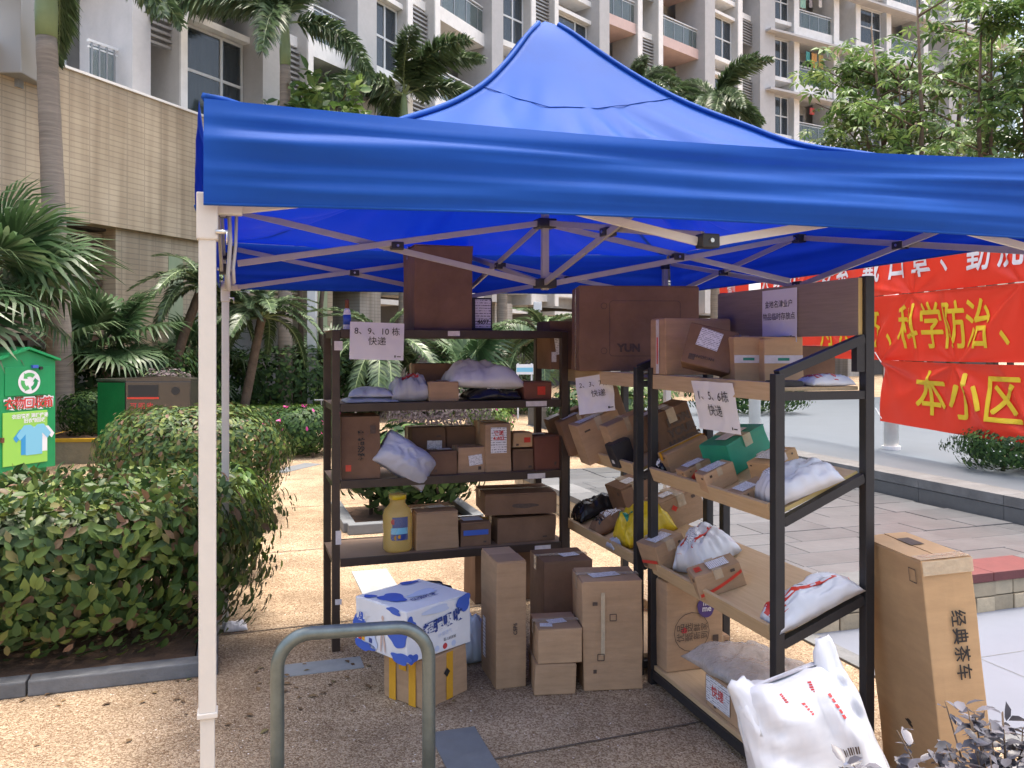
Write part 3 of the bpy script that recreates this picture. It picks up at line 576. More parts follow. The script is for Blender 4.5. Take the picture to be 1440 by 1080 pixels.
# ---------------------------------------------------------------- parcels
def carton(label, dims, mw, m='card', tape='tape', seam='x', labels=(), seed=0, cat='carton', group=None, name='carton', plain=False):
    r = random.Random(hash(label) % 1000 if not seed else seed); r = random.Random(sum(map(ord, label)) + seed)
    t = bpy.data.objects.new(name, None); COL.objects.link(t); t.matrix_world = mw; t.empty_display_size = .05; tag(t, label, cat, group)
    w, d, h = dims; j = min(.006, .03 * min(dims))
    b = MB().box(-w / 2, w / 2, -d / 2, d / 2, 0, h - .003)
    b.v = [(x + r.uniform(-j, j), y + r.uniform(-j, j), z + (r.uniform(-j, j) if z > .01 else 0)) for x, y, z in b.v]
    me = b.mesh('body', M[m], bevel=min(.005, .04 * min(dims)))
    bm = bmesh.new(); bm.from_mesh(me); bmesh.ops.subdivide_edges(bm, edges=[e for e in bm.edges if e.calc_length() > .06], cuts=4, use_grid_fill=True); so = Vector((r.random() * 50, r.random() * 50, 0)); am = .05 * min(dims)
    for v_ in bm.verts:                                       # soft dents and bowed panels
        if .004 < v_.co.z < h - .012: c_ = Vector((v_.co.x, v_.co.y, 0)); v_.co += c_.normalized() * (noise.noise(v_.co * 7 + so) * am * .5 + noise.noise(v_.co * 19 + so) * am * .18)
    bm.to_mesh(me); bm.free()
    body = link('body', me, t)
    g = .002
    if seam == 'x': fl = ((-w / 2 + .003, w / 2 - .003, -d / 2 + .003, -g), (-w / 2 + .003, w / 2 - .003, g, d / 2 - .003))
    else: fl = ((-w / 2 + .003, -g, -d / 2 + .003, d / 2 - .003), (g, w / 2 - .003, -d / 2 + .003, d / 2 - .003))
    for (x0, x1, y0, y1) in fl:
        f = MB().box(x0, x1, y0, y1, h - .006, h + r.uniform(-.001, .001)); f.v = [(x, y, z + (r.uniform(-.003, .004) if abs(x if seam == 'y' else y) < .01 else 0)) for x, y, z in f.v]
        f.build('flap', M[m], t)
    if tape:
        tw = min(.048, .3 * min(w, d)); q = min(.07, h * .35); e = .0016
        if seam == 'x': P = [(-w / 2 - e - j, -h * 0 - 0, h - q), (-w / 2 - e - j, 0, h + e + .003), (w / 2 + e + j, 0, h + e + .003), (w / 2 + e + j, 0, h - q)]; n = (0, tw / 2, 0)
        else: P = [(0, -d / 2 - e - j, h - q), (0, -d / 2 - e - j, h + e + .003), (0, d / 2 + e + j, h + e + .003), (0, d / 2 + e + j, h - q)]; n = (tw / 2, 0, 0)
        V = []
        for p in P: V += [tuple(Vector(p) - Vector(n)), tuple(Vector(p) + Vector(n))]
        MB().add(V, [(0, 1, 3, 2), (2, 3, 5, 4), (4, 5, 7, 6)]).build('tape', M[tape], t)
    if not labels and not plain and min(w, h) > .08 and r.random() < .6: decal(t, dims, '-y' if r.random() < .3 else '+z', r.uniform(-.2, .2) * w, r.uniform(-.15, .15) * (h if h < d else d), min(.09, w * .5), min(.07, h * .4), rot=r.uniform(-8, 8), off=.006)
    for q in range(0 if plain else r.randint(1, 3)):                          # small printed handling marks
        f_ = r.choice(('-y', '+x')); fw = w if f_ == '-y' else d; s_ = min(.03, .16 * min(fw, h)); decal(t, dims, f_, r.choice((-.3, .3)) * fw, r.choice((-.32, .3)) * h, s_ * r.uniform(.5, 1.3), s_ * r.uniform(.3, 1), m='ink_soft', name='printed_mark', off=.0035)
    for (face, u, v, lw, lh, *rest) in labels: decal(t, dims, face, u, v, lw, lh, rot=rest[0] if rest else 0, m=rest[1] if len(rest) > 1 else 'label')
    return t
def rmat(rk, x, w, z, yaw=0, tilt=0):                        # a frame standing on a rack
    return Matrix.Translation(rk.pt(x, w, z)) @ Matrix.Rotation(rk.a, 4, 'Z') @ Matrix.Rotation(tilt, 4, 'X') @ Matrix.Rotation(R(yaw), 4, 'Z')
def rc(rk, z, x0, x1, ytop, w, depth, label, yaw=0, **k):    # a carton standing on a flat shelf between two pixel columns
    s0, s1 = sorted((rk.s_at(x0, w), rk.s_at(x1, w))); c = rk.pt((s0 + s1) / 2, w); h = CH - (ytop - HZ) / F * c.y - z
    dims = (s1 - s0, depth, h); mw = rmat(rk, (s0 + s1) / 2, w + depth / 2, z + .001, yaw)
    return carton(label, dims, mw, **k), dims
def gmat(x, y, z=0, yaw=0): return Matrix.Translation((x, y, z)) @ Matrix.Rotation(R(yaw), 4, 'Z')
def pouch(label, dims, mw, m, seed=0, cat='parcel', name='parcel_bag', wrinkle=.26, nu=40, nv=32, group=None, labels=(), flat=3.6):
    w, d, h = dims; t = bpy.data.objects.new(name, None); COL.objects.link(t); t.matrix_world = mw; t.empty_display_size = .05; tag(t, label, cat, group)
    so = Vector((seed * 3.7, seed * 1.3, 0))
    def hh(a, b): return max(0, (1 - abs(a) ** flat)) ** .55 * max(0, (1 - abs(b) ** flat)) ** .55
    def top(u, v):
        a, b = 2 * u - 1, 2 * v - 1; k = hh(a, b); edge = max(abs(a), abs(b)) ** 6
        n1 = noise.noise(Vector((a * 1.6, b * 1.6, 0)) + so); n2 = .6 - abs(noise.noise(Vector((a * 2.9 + b * 1.6, b * 2.6 - a * .8, 4)) + so)) * 2.6; n3 = .5 - abs(noise.noise(Vector((a * 6.5 - b * 2, b * 6, 9)) + so)) * 2.2
        z = h * (k * (.84 + min(wrinkle, .3) * (n1 * 1.0 + n2 * .38 + n3 * .16)) + .10 + .10 * edge * n1)
        sx = 1 + .05 * noise.noise(Vector((b * 3, 1, 2)) + so) - .06 * (1 - abs(b) ** 2) * 0; sy = 1 + .05 * noise.noise(Vector((a * 3, 7, 2)) + so)
        return (a * w / 2 * sx * (1 + .5 * min(wrinkle, .3) * n2 * k * .3), b * d / 2 * sy * (1 + .15 * min(wrinkle, .3) * n3 * k), max(.004, z))
    def bot(u, v):
        p = top(u, v); a, b = 2 * u - 1, 2 * v - 1; k = hh(a, b); return (p[0], p[1], p[2] * (1 - k) ** 3 + .001 if k > 0 else p[2])
    mb = MB().grid(top, nu, nv); mb2 = MB().grid(lambda u, v: bot(1 - u, v), nu, nv); mb.add(mb2.v, mb2.f)
    me = mb.mesh('film', M[m], smooth=True)
    bm = bmesh.new(); bm.from_mesh(me); bmesh.ops.remove_doubles(bm, verts=bm.verts, dist=.0004); bmesh.ops.recalc_face_normals(bm, faces=bm.faces); bm.to_mesh(me); bm.free()
    me.polygons.foreach_set('use_smooth', [True] * len(me.polygons))
    link('film', me, t)
    for (u, v, lw, lh, mt, nm) in labels:                     # printed or glued patches that follow the bulging film
        MB().grid(lambda a, b: Vector(top(u + (a - .5) * lw / w, v + (b - .5) * lh / d)) + Vector((0, 0, .0025)), 8, 6).build(nm, M[mt], t, smooth=True)
    t['_'] = 0; del t['_']
    return t
def notice(label, lines, size, mw, w, h, crumple=.004, seed=1, mark=True):   # a sheet of paper; +x right, +z up, faces -y
    t = bpy.data.objects.new('paper_notice', None); COL.objects.link(t); t.matrix_world = mw; t.empty_display_size = .05; tag(t, label, 'notice', None)
    def sf(x, z): return Vector((x, -.004 - crumple * (noise.noise(Vector((x * 9 + seed, z * 7, seed))) + .6 * noise.noise(Vector((x * 24, z * 19 + seed, 3)))) - (crumple * 1.5 if crumple > .008 else .0) * max(0, -z) * 4, z))
    MB().grid(lambda a, b: sf((a - .5) * w, (b - .5) * h), 30, 24).build('sheet', M['paper'], t, smooth=True)
    for (body, x, z, s) in lines:
        me = text_mesh(body, s, 'ink', 0, sub=0 if crumple < .005 else 1)
        for vv in me.vertices: p = sf(vv.co.x + x, vv.co.y + z); vv.co = (p.x, p.y - .002 - crumple * .55, p.z)
        link('lettering', me, t)
    if mark:
        for (x, z, a, b) in ((w * .34, -h * .40, .008, .012), (w * .41, -h * .405, .022, .005)):
            MB().grid(lambda p, q: sf(x + (p - .5) * a, z + (q - .5) * b) + Vector((0, -.0015, 0)), 2, 2).build('printed_mark', M['ink'], t)
    return t
# ---------------------------------------------------------------- parcels on the brown rack
def rp(rk, z, x0, x1, w, depth, h, label, m, yaw=0, dz=0, tilt=0, roll=0, **k):
    s0, s1 = sorted((rk.s_at(x0, w), rk.s_at(x1, w)))
    mw = Matrix.Translation(rk.pt((s0 + s1) / 2, w + depth / 2, z + .001 + dz)) @ Matrix.Rotation(rk.a + R(yaw), 4, 'Z') @ Matrix.Rotation(R(tilt), 4, 'Y') @ Matrix.Rotation(R(roll), 4, 'X')
    return pouch(label, (s1 - s0, depth, h), mw, m, **k)
z0, z1, z2, z3 = LZ
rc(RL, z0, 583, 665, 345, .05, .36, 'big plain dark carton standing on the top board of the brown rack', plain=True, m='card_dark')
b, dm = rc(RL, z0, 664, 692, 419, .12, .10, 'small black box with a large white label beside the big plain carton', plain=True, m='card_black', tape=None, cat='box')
decal(b, dm, '-y', .004, .004, dm[0] * .78, dm[2] * .86); print_text(b, dm, '-y', .004, -.045, '4697', .035, bold=.001)
bt = empty('spray_bottle', RL.pt(RL.s_at(488, .05), .05, z0), RL.a); tag(bt, 'white and blue bottle with a dark cap beside the 8、9、10 notice', 'bottle')
def sq_ring(hw, hd, z, n=20, p=4): 
    return [(math.copysign(abs(math.cos(2 * math.pi * k / n)) ** (2 / p), math.cos(2 * math.pi * k / n)) * hw, math.copysign(abs(math.sin(2 * math.pi * k / n)) ** (2 / p), math.sin(2 * math.pi * k / n)) * hd, z) for k in range(n)]
MB().loft([sq_ring(.02, .014, 0), sq_ring(.021, .015, .01), sq_ring(.021, .015, .09), sq_ring(.016, .012, .112), sq_ring(.008, .008, .122)]).build('body', M['card_white'], bt, smooth=True)
MB().loft([sq_ring(.0215, .0155, .03), sq_ring(.0215, .0155, .085)]).build('label_band', M['ink_blue'], bt, smooth=True)
MB().loft([sq_ring(.011, .011, .121), sq_ring(.011, .011, .165), sq_ring(.009, .009, .17)]).build('cap', M['card_red'], bt, smooth=True)
# second shelf
rp(RL, z1, 487, 562, .03, .26, .03, 'flat silver mailing bag lying lowest under a second silver bag', 'poly_grey', seed=1)
rp(RL, z1, 494, 556, .06, .22, .055, 'puffed silver mailing bag lying on a flat silver bag', 'poly_lilac', seed=2, dz=.027, yaw=-8)
rp(RL, z1, 552, 606, .05, .2, .15, 'crumpled grey carrier bag with red print between silver bags and a small carton', 'poly_grey', seed=3, wrinkle=.4, labels=((.5, .42, .1, .06, 'ink_red', 'printed_patch'),))
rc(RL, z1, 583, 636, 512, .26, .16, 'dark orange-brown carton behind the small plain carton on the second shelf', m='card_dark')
rc(RL, z1, 604, 645, 537, .03, .17, 'small plain carton on the second shelf in front of a dark one', m='card')
rp(RL, z1, 660, 735, .02, .25, .075, 'black parcel bag with white label under a large white bag', 'poly_dark', seed=5, labels=((.5, .25, .09, .07, 'label', 'shipping_label'),))
rp(RL, z1, 630, 742, .04, .34, .15, 'large puffed white parcel bag lying on the second shelf', 'poly_white', seed=6, dz=.066, tilt=3)
rc(RL, z1, 737, 776, 537, .03, .18, 'reddish brown box at the end of the second shelf', m='card_red', labels=(('-y', .02, 0, .05, .05, 0, 'tape_red'),), cat='box')
# third shelf
b, dm = rc(RL, z2, 480, 535, 586, .02, .26, 'tall carton with a column of black Chinese characters on the third shelf', plain=True, m='card_dark', tape=None)
for k, ch in enumerate('蜜桔沙糖'): print_text(b, dm, '-y', .0, .075 - k * .042, ch, .040, bold=.0012)
decal(b, dm, '-y', -.07, -.11, .03, .035, 'tape_red', name='printed_patch'); decal(b, dm, '-y', .065, .10, .03, .045, 'ink_soft', name='printed_patch')
s_ = RL.s_at(573, -.02)
mw = Matrix.Translation(RL.pt(s_ - .10, .07, z2 + .17)) @ Matrix.Rotation(RL.a, 4, 'Z') @ Matrix.Rotation(R(38), 4, 'Y') @ Matrix.Rotation(R(72), 4, 'X')
pouch('milky white parcel bag hanging over the edge of the third shelf', (.34, .21, .15), Matrix.Translation(RL.pt(s_, .07, z2 + .085)) @ Matrix.Rotation(RL.a, 4, 'Z') @ Matrix.Rotation(R(35), 4, 'Y') @ Matrix.Rotation(R(70), 4, 'X'), 'poly_lilac', seed=8, wrinkle=.12, flat=2.1)
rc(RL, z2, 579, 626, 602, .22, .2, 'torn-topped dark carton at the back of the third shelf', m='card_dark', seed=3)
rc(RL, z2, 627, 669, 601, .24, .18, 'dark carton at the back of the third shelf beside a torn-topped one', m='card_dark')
rc(RL, z2, 604, 643, 635, .03, .15, 'small plain carton on the third shelf next to the hanging white bag', m='card_dark')
rc(RL, z2, 644, 682, 629, .05, .15, 'small plain carton on the third shelf left touching the carton with a printed sheet', m='card')
b, dm = rc(RL, z2, 683, 719, 596, .03, .26, 'upright carton bearing a white printed sheet on the third shelf', plain=True, m='card')
decal(b, dm, '-y', .0, .045, dm[0] * .62, .15); print_text(b, dm, '-y', 0, .07, '快递\n4-602', .03, 'ink_red', bold=.001)
rc(RL, z2, 722, 751, 632, .04, .16, 'low brown box under a pale box on the third shelf', m='card_dark')
h_ = CH - (632 - HZ) / F * 4.85
rc(RL, h_ + .004, 722, 749, 609, .05, .15, 'pale small box with red mark stacked on a low brown box', m='card_light', labels=(('-y', .025, 0, .04, .03, 0, 'tape_red'),), tape=None, cat='box')
rc(RL, z2, 752, 789, 614, .03, .25, 'dark red box at the end of the third shelf', m='card_red', tape=None, cat='box')
# fourth shelf: oil bottle and cartons
ob = empty('oil_bottle', RL.pt(RL.s_at(559, .10), .10, z3 + .001), RL.a + R(8)); tag(ob, 'large yellow cooking oil bottle wrapped in clear foil', 'bottle')
M['oil'] = mat('yellow oil', (.88, .66, .18), .1, spec=.7, transl=.65, tcol=(.95, .78, .28), var=.06, vscale=20)
M['foil'] = mat('bubble foil', (.85, .78, .58), .12, alpha=.12, bump=.8, bscale=45)
prof = [(.070, 0), (.078, .012), (.080, .06), (.077, .10), (.080, .14), (.080, .20), (.072, .232), (.052, .255), (.042, .27), (.042, .295)]
MB().loft([sq_ring(r, r * .86, z, 28, 2.8) for r, z in prof]).build('bottle_body', M['oil'], ob, smooth=True)
MB().loft([sq_ring(r * 1.06 + .002 + .004 * math.sin(z * 90), (r * 1.06 + .002) * .88, z, 28, 2.6) for r, z in prof + [(.046, .315), (.05, .328)]], cap1=False).build('wrapping', M['foil'], ob, smooth=True)
MB().loft([sq_ring(.044, .044, .293), sq_ring(.044, .044, .314), sq_ring(.038, .038, .32)]).build('cap', M['poly_yellow'], ob, smooth=True)
lb = MB().grid(lambda a, b: (math.sin((a - .5) * 1.25 - .15) * .083, -math.cos((a - .5) * 1.25 - .15) * .073 - .003, .07 + b * .13), 12, 2).build('label_sheet', M['ink_navy'], ob, smooth=True)
MB().grid(lambda a, b: (math.sin((a - .5) * 1.2 - .15) * .0845, -math.cos((a - .5) * 1.2 - .15) * .0745 - .003, .105 + b * .035), 12, 2).build('printed_band', M['shirt_b'], lb, smooth=True)
for (x, z, r_, mm) in ((-.045, .175, .016, 'ink_red'), (-.03, .085, .014, 'tape_yellow'), (-.012, .09, .011, 'tape_yellow')):
    MB().add([(x + math.cos(t) * r_, -.079 + abs(x) * .28, z + math.sin(t) * r_) for t in [k * .524 for k in range(12)]], [tuple(range(12))]).build('printed_spot', M[mm], lb)
rc(RL, z3, 586, 645, 720, .03, .26, 'plain carton on the fourth shelf beside the oil bottle', m='card', labels=(('+z', .02, .02, .10, .07, 8),))
rc(RL, z3, 648, 690, 735, .04, .2, 'flat blue and yellow box with a label on the fourth shelf', m='card_dark', tape='tape_yellow', labels=(('+z', 0, 0, .12, .1, 0, 'ink_pale'), ('-y', 0, .012, .15, .03, 0, 'ink_blue')), cat='box')
rc(RL, z3, 700, 782, 727, .05, .26, 'dark carton underneath a wider carton on the fourth shelf', m='card_dark')
hz = CH - (727 - HZ) / F * 4.86
b, dm = rc(RL, hz + .006, 688, 785, 694, .03, .34, 'wide low carton stacked on a dark carton on the fourth shelf', yaw=-6, m='card_dark')
blob_print(b, dm, '-y', .02, -.01, .15, .03, 'ink_soft', 'printed_mark', 4)

# ---------------------------------------------------------------- parcels on the sloping racks
def ray(px, py): return Vector(((px - 720) / F, 1, -(py - HZ) / F))
def slope_frame(rk, lev, px, py, yaw=0, dz=.0012):
    zf, zb = lev; th = math.atan2(zb - zf, rk.D)
    n = (Matrix.Rotation(rk.a, 3, 'Z') @ Matrix.Rotation(th, 3, 'X')) @ Vector((0, 0, 1)); p0 = rk.pt(0, 0, zf); c = Vector((0, 0, CH)); r_ = ray(px, py)
    t = (p0 - c).dot(n) / r_.dot(n); P = c + r_ * t
    return Matrix.Translation(P + n * dz) @ Matrix.Rotation(rk.a, 4, 'Z') @ Matrix.Rotation(th, 4, 'X') @ Matrix.Rotation(R(yaw), 4, 'Z')
def tc_(rk, lev, px, py, dims, label, yaw=0, dz=.0012, **k): return carton(label, dims, slope_frame(rk, lev, px, py, yaw, dz), **k)
def tp_(rk, lev, px, py, dims, label, m, yaw=0, dz=.0012, **k): return pouch(label, dims, slope_frame(rk, lev, px, py, yaw, dz), m, **k)
A, B = LV2
# middle rack, top
dq = 4.62
b = carton('very large dark carton with outlined rounded rectangle lying on the middle display rack', (.665, .34, .475), gmat((892 - 720) / F * dq + .02, dq + .17, 1.524, 3), plain=True, m='card_dark', tape=None)
dm = (.665, .34, .475)
def outline(par, dims, face, u, v, w, h, r_, m, lw=.003):
    P = []
    for (cx, cy, a0) in ((w / 2 - r_, h / 2 - r_, 0), (-w / 2 + r_, h / 2 - r_, 90), (-w / 2 + r_, -h / 2 + r_, 180), (w / 2 - r_, -h / 2 + r_, 270)):
        for k in range(5): a = R(a0 + k * 22.5); P.append((cx + r_ * math.cos(a), cy + r_ * math.sin(a), a))
    n = len(P); V = []
    for (x, y, a) in P: V += [(x, y, 0), (x - lw * math.cos(a), y - lw * math.sin(a), 0)]
    return MB().add(V, [(2 * i, 2 * ((i + 1) % n), 2 * ((i + 1) % n) + 1, 2 * i + 1) for i in range(n)]).build('printed_outline', M[m], par, mw=FACE[face](dims) @ Matrix.Translation((u, v, .005)))
outline(b, dm, '-y', .03, -.0, .40, .31, .02, 'ink_soft')
for sz in (1, -1): outline(b, dm, '-y', -.20, sz * .125, .036, .036, .0175, 'ink_soft')
print_text(b, dm, '-y', -.06, -.11, 'YUN', .06, 'ink_soft', bold=.003)
decal(b, dm, '-x', .0, .0, .05, .46, 'tape', name='tape')
b = carton('upright carton with a white diamond label beside the very large carton', (.20, .24, .29), gmat(.285, 5.12, 1.524, 18), plain=True, m='card_dark', tape=None)
decal(b, (.20, .24, .29), '-y', -.03, .0, .075, .105, rot=8); decal(b, (.20, .24, .29), '-y', -.075, -.07, .03, .06)
# right rack, top
b, dm = carton('carton sealed with pink printed tape at the inner end of the headed rack top', (.34, .17, .27), gmat((967 - 720) / F * 4.12 + .0, 4.06, 1.524, 15), plain=True, m='card', tape=None), (.34, .17, .27)
decal(b, dm, '-x', 0, 0, .035, .262, 'tape_white', name='tape'); decal(b, dm, '-x', 0, -.02, .014, .13, 'tape_red', name='printed_stripe', off=.0055)
b = carton('carton with white label tipped against the pink-taped carton', (.22, .13, .19), Matrix.Translation((.875, 3.76, 1.55)) @ Matrix.Rotation(R(-16), 4, 'Z') @ Matrix.Rotation(R(-14), 4, 'X') @ Matrix.Rotation(R(14), 4, 'Y'), m='card_dark', tape='tape_white')
dm = (.22, .13, .19)
decal(b, dm, '-y', -.01, .035, .10, .085, rot=-6); print_text(b, dm, '-y', -.02, -.055, 'HONGXUAN', .018, 'ink_soft', bold=.0006)
for k, (x0, x1, yt, lab, mm) in enumerate(((1031, 1072, 474, 'pale taped carton under the header notice, the inner one of two', 'card_light'), (1073, 1128, 474, 'pale taped carton under the header notice, the outer one of two', 'card_light'))):
    d_ = 3.62 - k * .06; w_ = (x1 - x0) / F * d_; h_ = CH - (yt - HZ) / F * d_ - 1.508
    b = carton(lab, (w_, .17, h_), gmat(((x0 + x1) / 2 - 720) / F * d_, d_ + .085, 1.508, 2), m=mm, tape=None)
    decal(b, (w_, .17, h_), '-y', 0, -.0, w_ * .995, .035, 'tape_white', name='tape'); decal(b, (w_, .17, h_), '-y', .0, -.0, .05, .012, 'card_green', name='printed_mark', off=.0055)
carton('dark tall board box behind the white and red parcel on the rack top', (.16, .10, .15), gmat((1150 - 720) / F * 3.55, 3.62, 1.508, 4), m='card_dark', tape='tape_white', cat='box')
carton('thin black box lying beside the white and red parcel', (.085, .13, .018), gmat((1112 - 720) / F * 3.16, 3.24, 1.506, 17), m='card_black', tape=None, cat='box')
pouch('flat white parcel with a red stripe on the end of the rack top', (.20, .13, .045), gmat((1172 - 720) / F * 3.16, 3.25, 1.504, 17), 'poly_white', seed=11, labels=((.55, .5, .02, .12, 'tape_red', 'printed_stripe'), (.2, .5, .03, .1, 'ink_red', 'printed_patch')))
# middle rack, upper sloping shelf
tc_(RM, A, 806, 622, (.10, .24, .20), 'brown carton with white corner label leaning lowest in the row behind the crumpled notice', m='card_dark', labels=(('+z', 0, -.07, .07, .09),))
tc_(RM, A, 826, 630, (.09, .25, .22), 'brown carton squeezed between two leaning cartons behind the crumpled notice', m='card_dark', labels=(('+z', 0, -.04, .05, .1),))
b = tc_(RM, A, 852, 640, (.13, .26, .235), 'leaning carton with orange front and a long white label', m='card', labels=(('+z', .01, -.02, .07, .16),))
tc_(RM, A, 879, 652, (.09, .11, .13), 'small black box with white marks on the middle display rack', m='card_black', tape=None, labels=(('-y', 0, -.03, .03, .02),), cat='box')
tc_(RM, A, 893, 640, (.10, .24, .22), 'brown carton behind the small black box against the rack post', m='card')
tc_(RM, A, 868, 603, (.16, .12, .27), 'tall brown carton at the back of the middle display rack', m='card_dark')
# right rack, upper sloping shelf
b = tc_(RR_, A, 951, 634, (.17, .23, .24), 'big leaning carton printed with three dark lines of letters', m='card_dark', labels=(('+z', -.01, -.04, .06, .15),))
for k, ln in enumerate(('MON', 'YOUR', 'HANDS')): print_text(b, (.17, .23, .24), '+x', .03, .055 - k * .058, ln, .055, 'ink_soft', bold=.004)
tp_(RR_, A, 938, 660, (.10, .10, .06), 'small black and white parcel wedged below the lettered carton', 'poly_dark', seed=21, labels=((.5, .4, .03, .07, 'paper', 'printed_patch'),))
tc_(RR_, A, 968, 651, (.085, .24, .10), 'long carton bound with yellow tape beside the green box', m='card', tape='tape_yellow', seam='y')
tc_(RR_, A, 982, 673, (.085, .15, .075), 'small labelled carton next to the yellow-taped carton', m='card', labels=(('+z', 0, 0, .06, .09), ('+x', -.03, 0, .04, .02, 30, 'tape_red')))
tc_(RR_, A, 1012, 684, (.085, .15, .09), 'small labelled carton directly below the green box', m='card', labels=(('+z', 0, 0, .07, .10),))
b = tc_(RR_, A, 1042, 651, (.18, .25, .14), 'bright green shoe-style box with a pink label', yaw=12, m='card_green', tape='tape', labels=(('+z', 0, .0, .07, .14, 0, 'tape_white'),), cat='box')
tc_(RR_, A, 1058, 697, (.11, .15, .045), 'flat labelled carton between the green box and the white bag', m='card', labels=(('+z', 0, -.02, .08, .07),))
tc_(RR_, A, 1092, 662, (.13, .17, .075), 'pale box behind the crumpled white bag', m='card_light', yaw=10, tape='tape_white', labels=(('+z', 0, 0, .09, .1),))
tp_(RR_, A, 1122, 690, (.22, .30, .11), 'crumpled white parcel bag on the upper sloping shelf', 'poly_white', seed=23, wrinkle=.42, yaw=-10, labels=((.3, .35, .07, .09, 'label', 'shipping_label'),))
# middle rack, lower sloping shelf
tp_(RM, B, 838, 722, (.17, .28, .10), 'black parcel bag lying on the lower shelf of the middle rack', 'poly_dark', seed=31, wrinkle=.35)
b = tp_(RM, B, 862, 742, (.14, .26, .10), 'brown and black striped parcel with white label beside the black bag', 'card_dark', seed=32, labels=((.5, .55, .09, .10, 'label', 'shipping_label'), (.5, .25, .11, .02, 'poly_dark', 'printed_stripe'), (.5, .17, .11, .014, 'poly_dark', 'printed_stripe')))
tp_(RM, B, 872, 766, (.10, .13, .05), 'small lilac white bag below the yellow carrier bag', 'poly_lilac', seed=33)
tp_(RM, B, 908, 755, (.22, .30, .17), 'yellow carrier bag with green lettering on the lower shelf', 'poly_yellow', seed=34, wrinkle=.3, labels=((.55, .3, .03, .05, 'card_green', 'printed_patch'), (.4, .2, .02, .04, 'card_green', 'printed_patch')))
tc_(RM, B, 893, 713, (.22, .20, .17), 'dark carton with white label behind the yellow bag', m='card_dark', labels=(('+z', .02, 0, .1, .07),))
tc_(RR_, B, 957, 733, (.18, .25, .17), 'carton with small white label and red arrow behind the rack post', m='card', labels=(('+z', 0, -.04, .07, .07), ('+x', -.05, .03, .025, .03, 45, 'tape_red')))
# right rack, lower sloping shelf
tc_(RR_, B, 938, 792, (.17, .17, .135), 'labelled carton with red swoosh at the inner end of the lower shelf', yaw=8, m='card', labels=(('+z', 0, .0, .09, .10), ('-y', 0, -.02, .14, .016, 8, 'tape_red')))
tp_(RR_, B, 996, 792, (.22, .27, .17), 'white carrier bag with red bands behind the red striped carton', 'poly_white', seed=41, wrinkle=.4, yaw=20, labels=((.3, .5, .03, .24, 'tape_red', 'printed_stripe'), (.68, .5, .02, .22, 'tape_red', 'printed_stripe'), (.5, .35, .06, .08, 'label', 'shipping_label')))
b = tc_(RR_, B, 1012, 826, (.13, .21, .105), 'carton with a red curved stripe lying in front of the red-banded bag', yaw=-14, m='card', labels=(('+z', 0, .02, .08, .09), ('+z', 0, -.07, .05, .03, 0, 'tape_red')))
MB().grid(lambda a, q: (.0668 + .001, -.1 + .2 * a, .012 + .05 * a ** 1.6 + .014 * q), 10, 1).build('printed_stripe', M['tape_red'], b)
b = tp_(RR_, B, 1142, 857, (.15, .40, .10), 'long white parcel bag with a broad red band on the lower shelf', 'poly_white', seed=43, wrinkle=.28, labels=((.62, .5, .022, .36, 'tape_red', 'printed_stripe'), (.45, .12, .11, .06, 'tape_red', 'printed_patch'), (.32, .55, .05, .14, 'paper', 'handwritten_label'), (.3, .24, .06, .05, 'label', 'shipping_label')))
# right rack, base board
b = carton('upright carton with purple logo and round emblem on the base board', (.12, .30, .43), rmat(RR_, .07, .16, .097), plain=True, m='card', tape=None); dm = (.12, .30, .43)
blob_print(b, dm, '+x', .06, .085, .10, .10, 'ink_purple', 'printed_emblem', 2, wob=.12)
print_text(b, dm, '+x', .06, .09, 'ho\nme', .04, 'paper', bold=.001, off=.0065, line=.7)
outline(b, dm, '+x', -.02, -.03, .19, .19, .094, 'ink_soft', .003)
print_text(b, dm, '+x', -.055, -.03, '优品\n甄选', .045, 'ink_soft', rot=90); print_text(b, dm, '+x', .03, -.03, '新鲜\n到家', .04, 'ink_soft', rot=90)
blob_print(b, dm, '+x', -.06, -.02, .028, .03, 'ink_red', 'printed_mark', 3); decal(b, dm, '+x', .11, -.1, .03, .09, 'ink_soft', name='printed_mark')
carton('small low carton beside the purple logo carton', (.08, .10, .13), rmat(RR_, .05, .365 - .04, .097), m='card')
b = carton('carton with a white printed sheet on its side under the bubble-wrapped parcel', (.42, .30, .145), rmat(RR_, .70, .16, .097), m='card', tape=None)
decal(b, (.42, .30, .145), '-y', -.10, .01, .19, .11); print_text(b, (.42, .30, .145), '-y', -.10, .01, '快递', .05, 'ink_red', bold=.001)
pouch('flat parcel in bubble film lying on the base board cartons', (.52, .40, .075), rmat(RR_, .56, .20, .245, 6), 'poly_clear', seed=51, wrinkle=.3)
carton('slim pale panel carton inside the bubble film', (.44, .31, .035), rmat(RR_, .56, .20, .252, 6), m='card_light', tape=None)
carton('grey carton at the outer back corner of the base board', (.10, .09, .2), rmat(RR_, .96, .33, .097), m='card_dark', tape='tape_white')

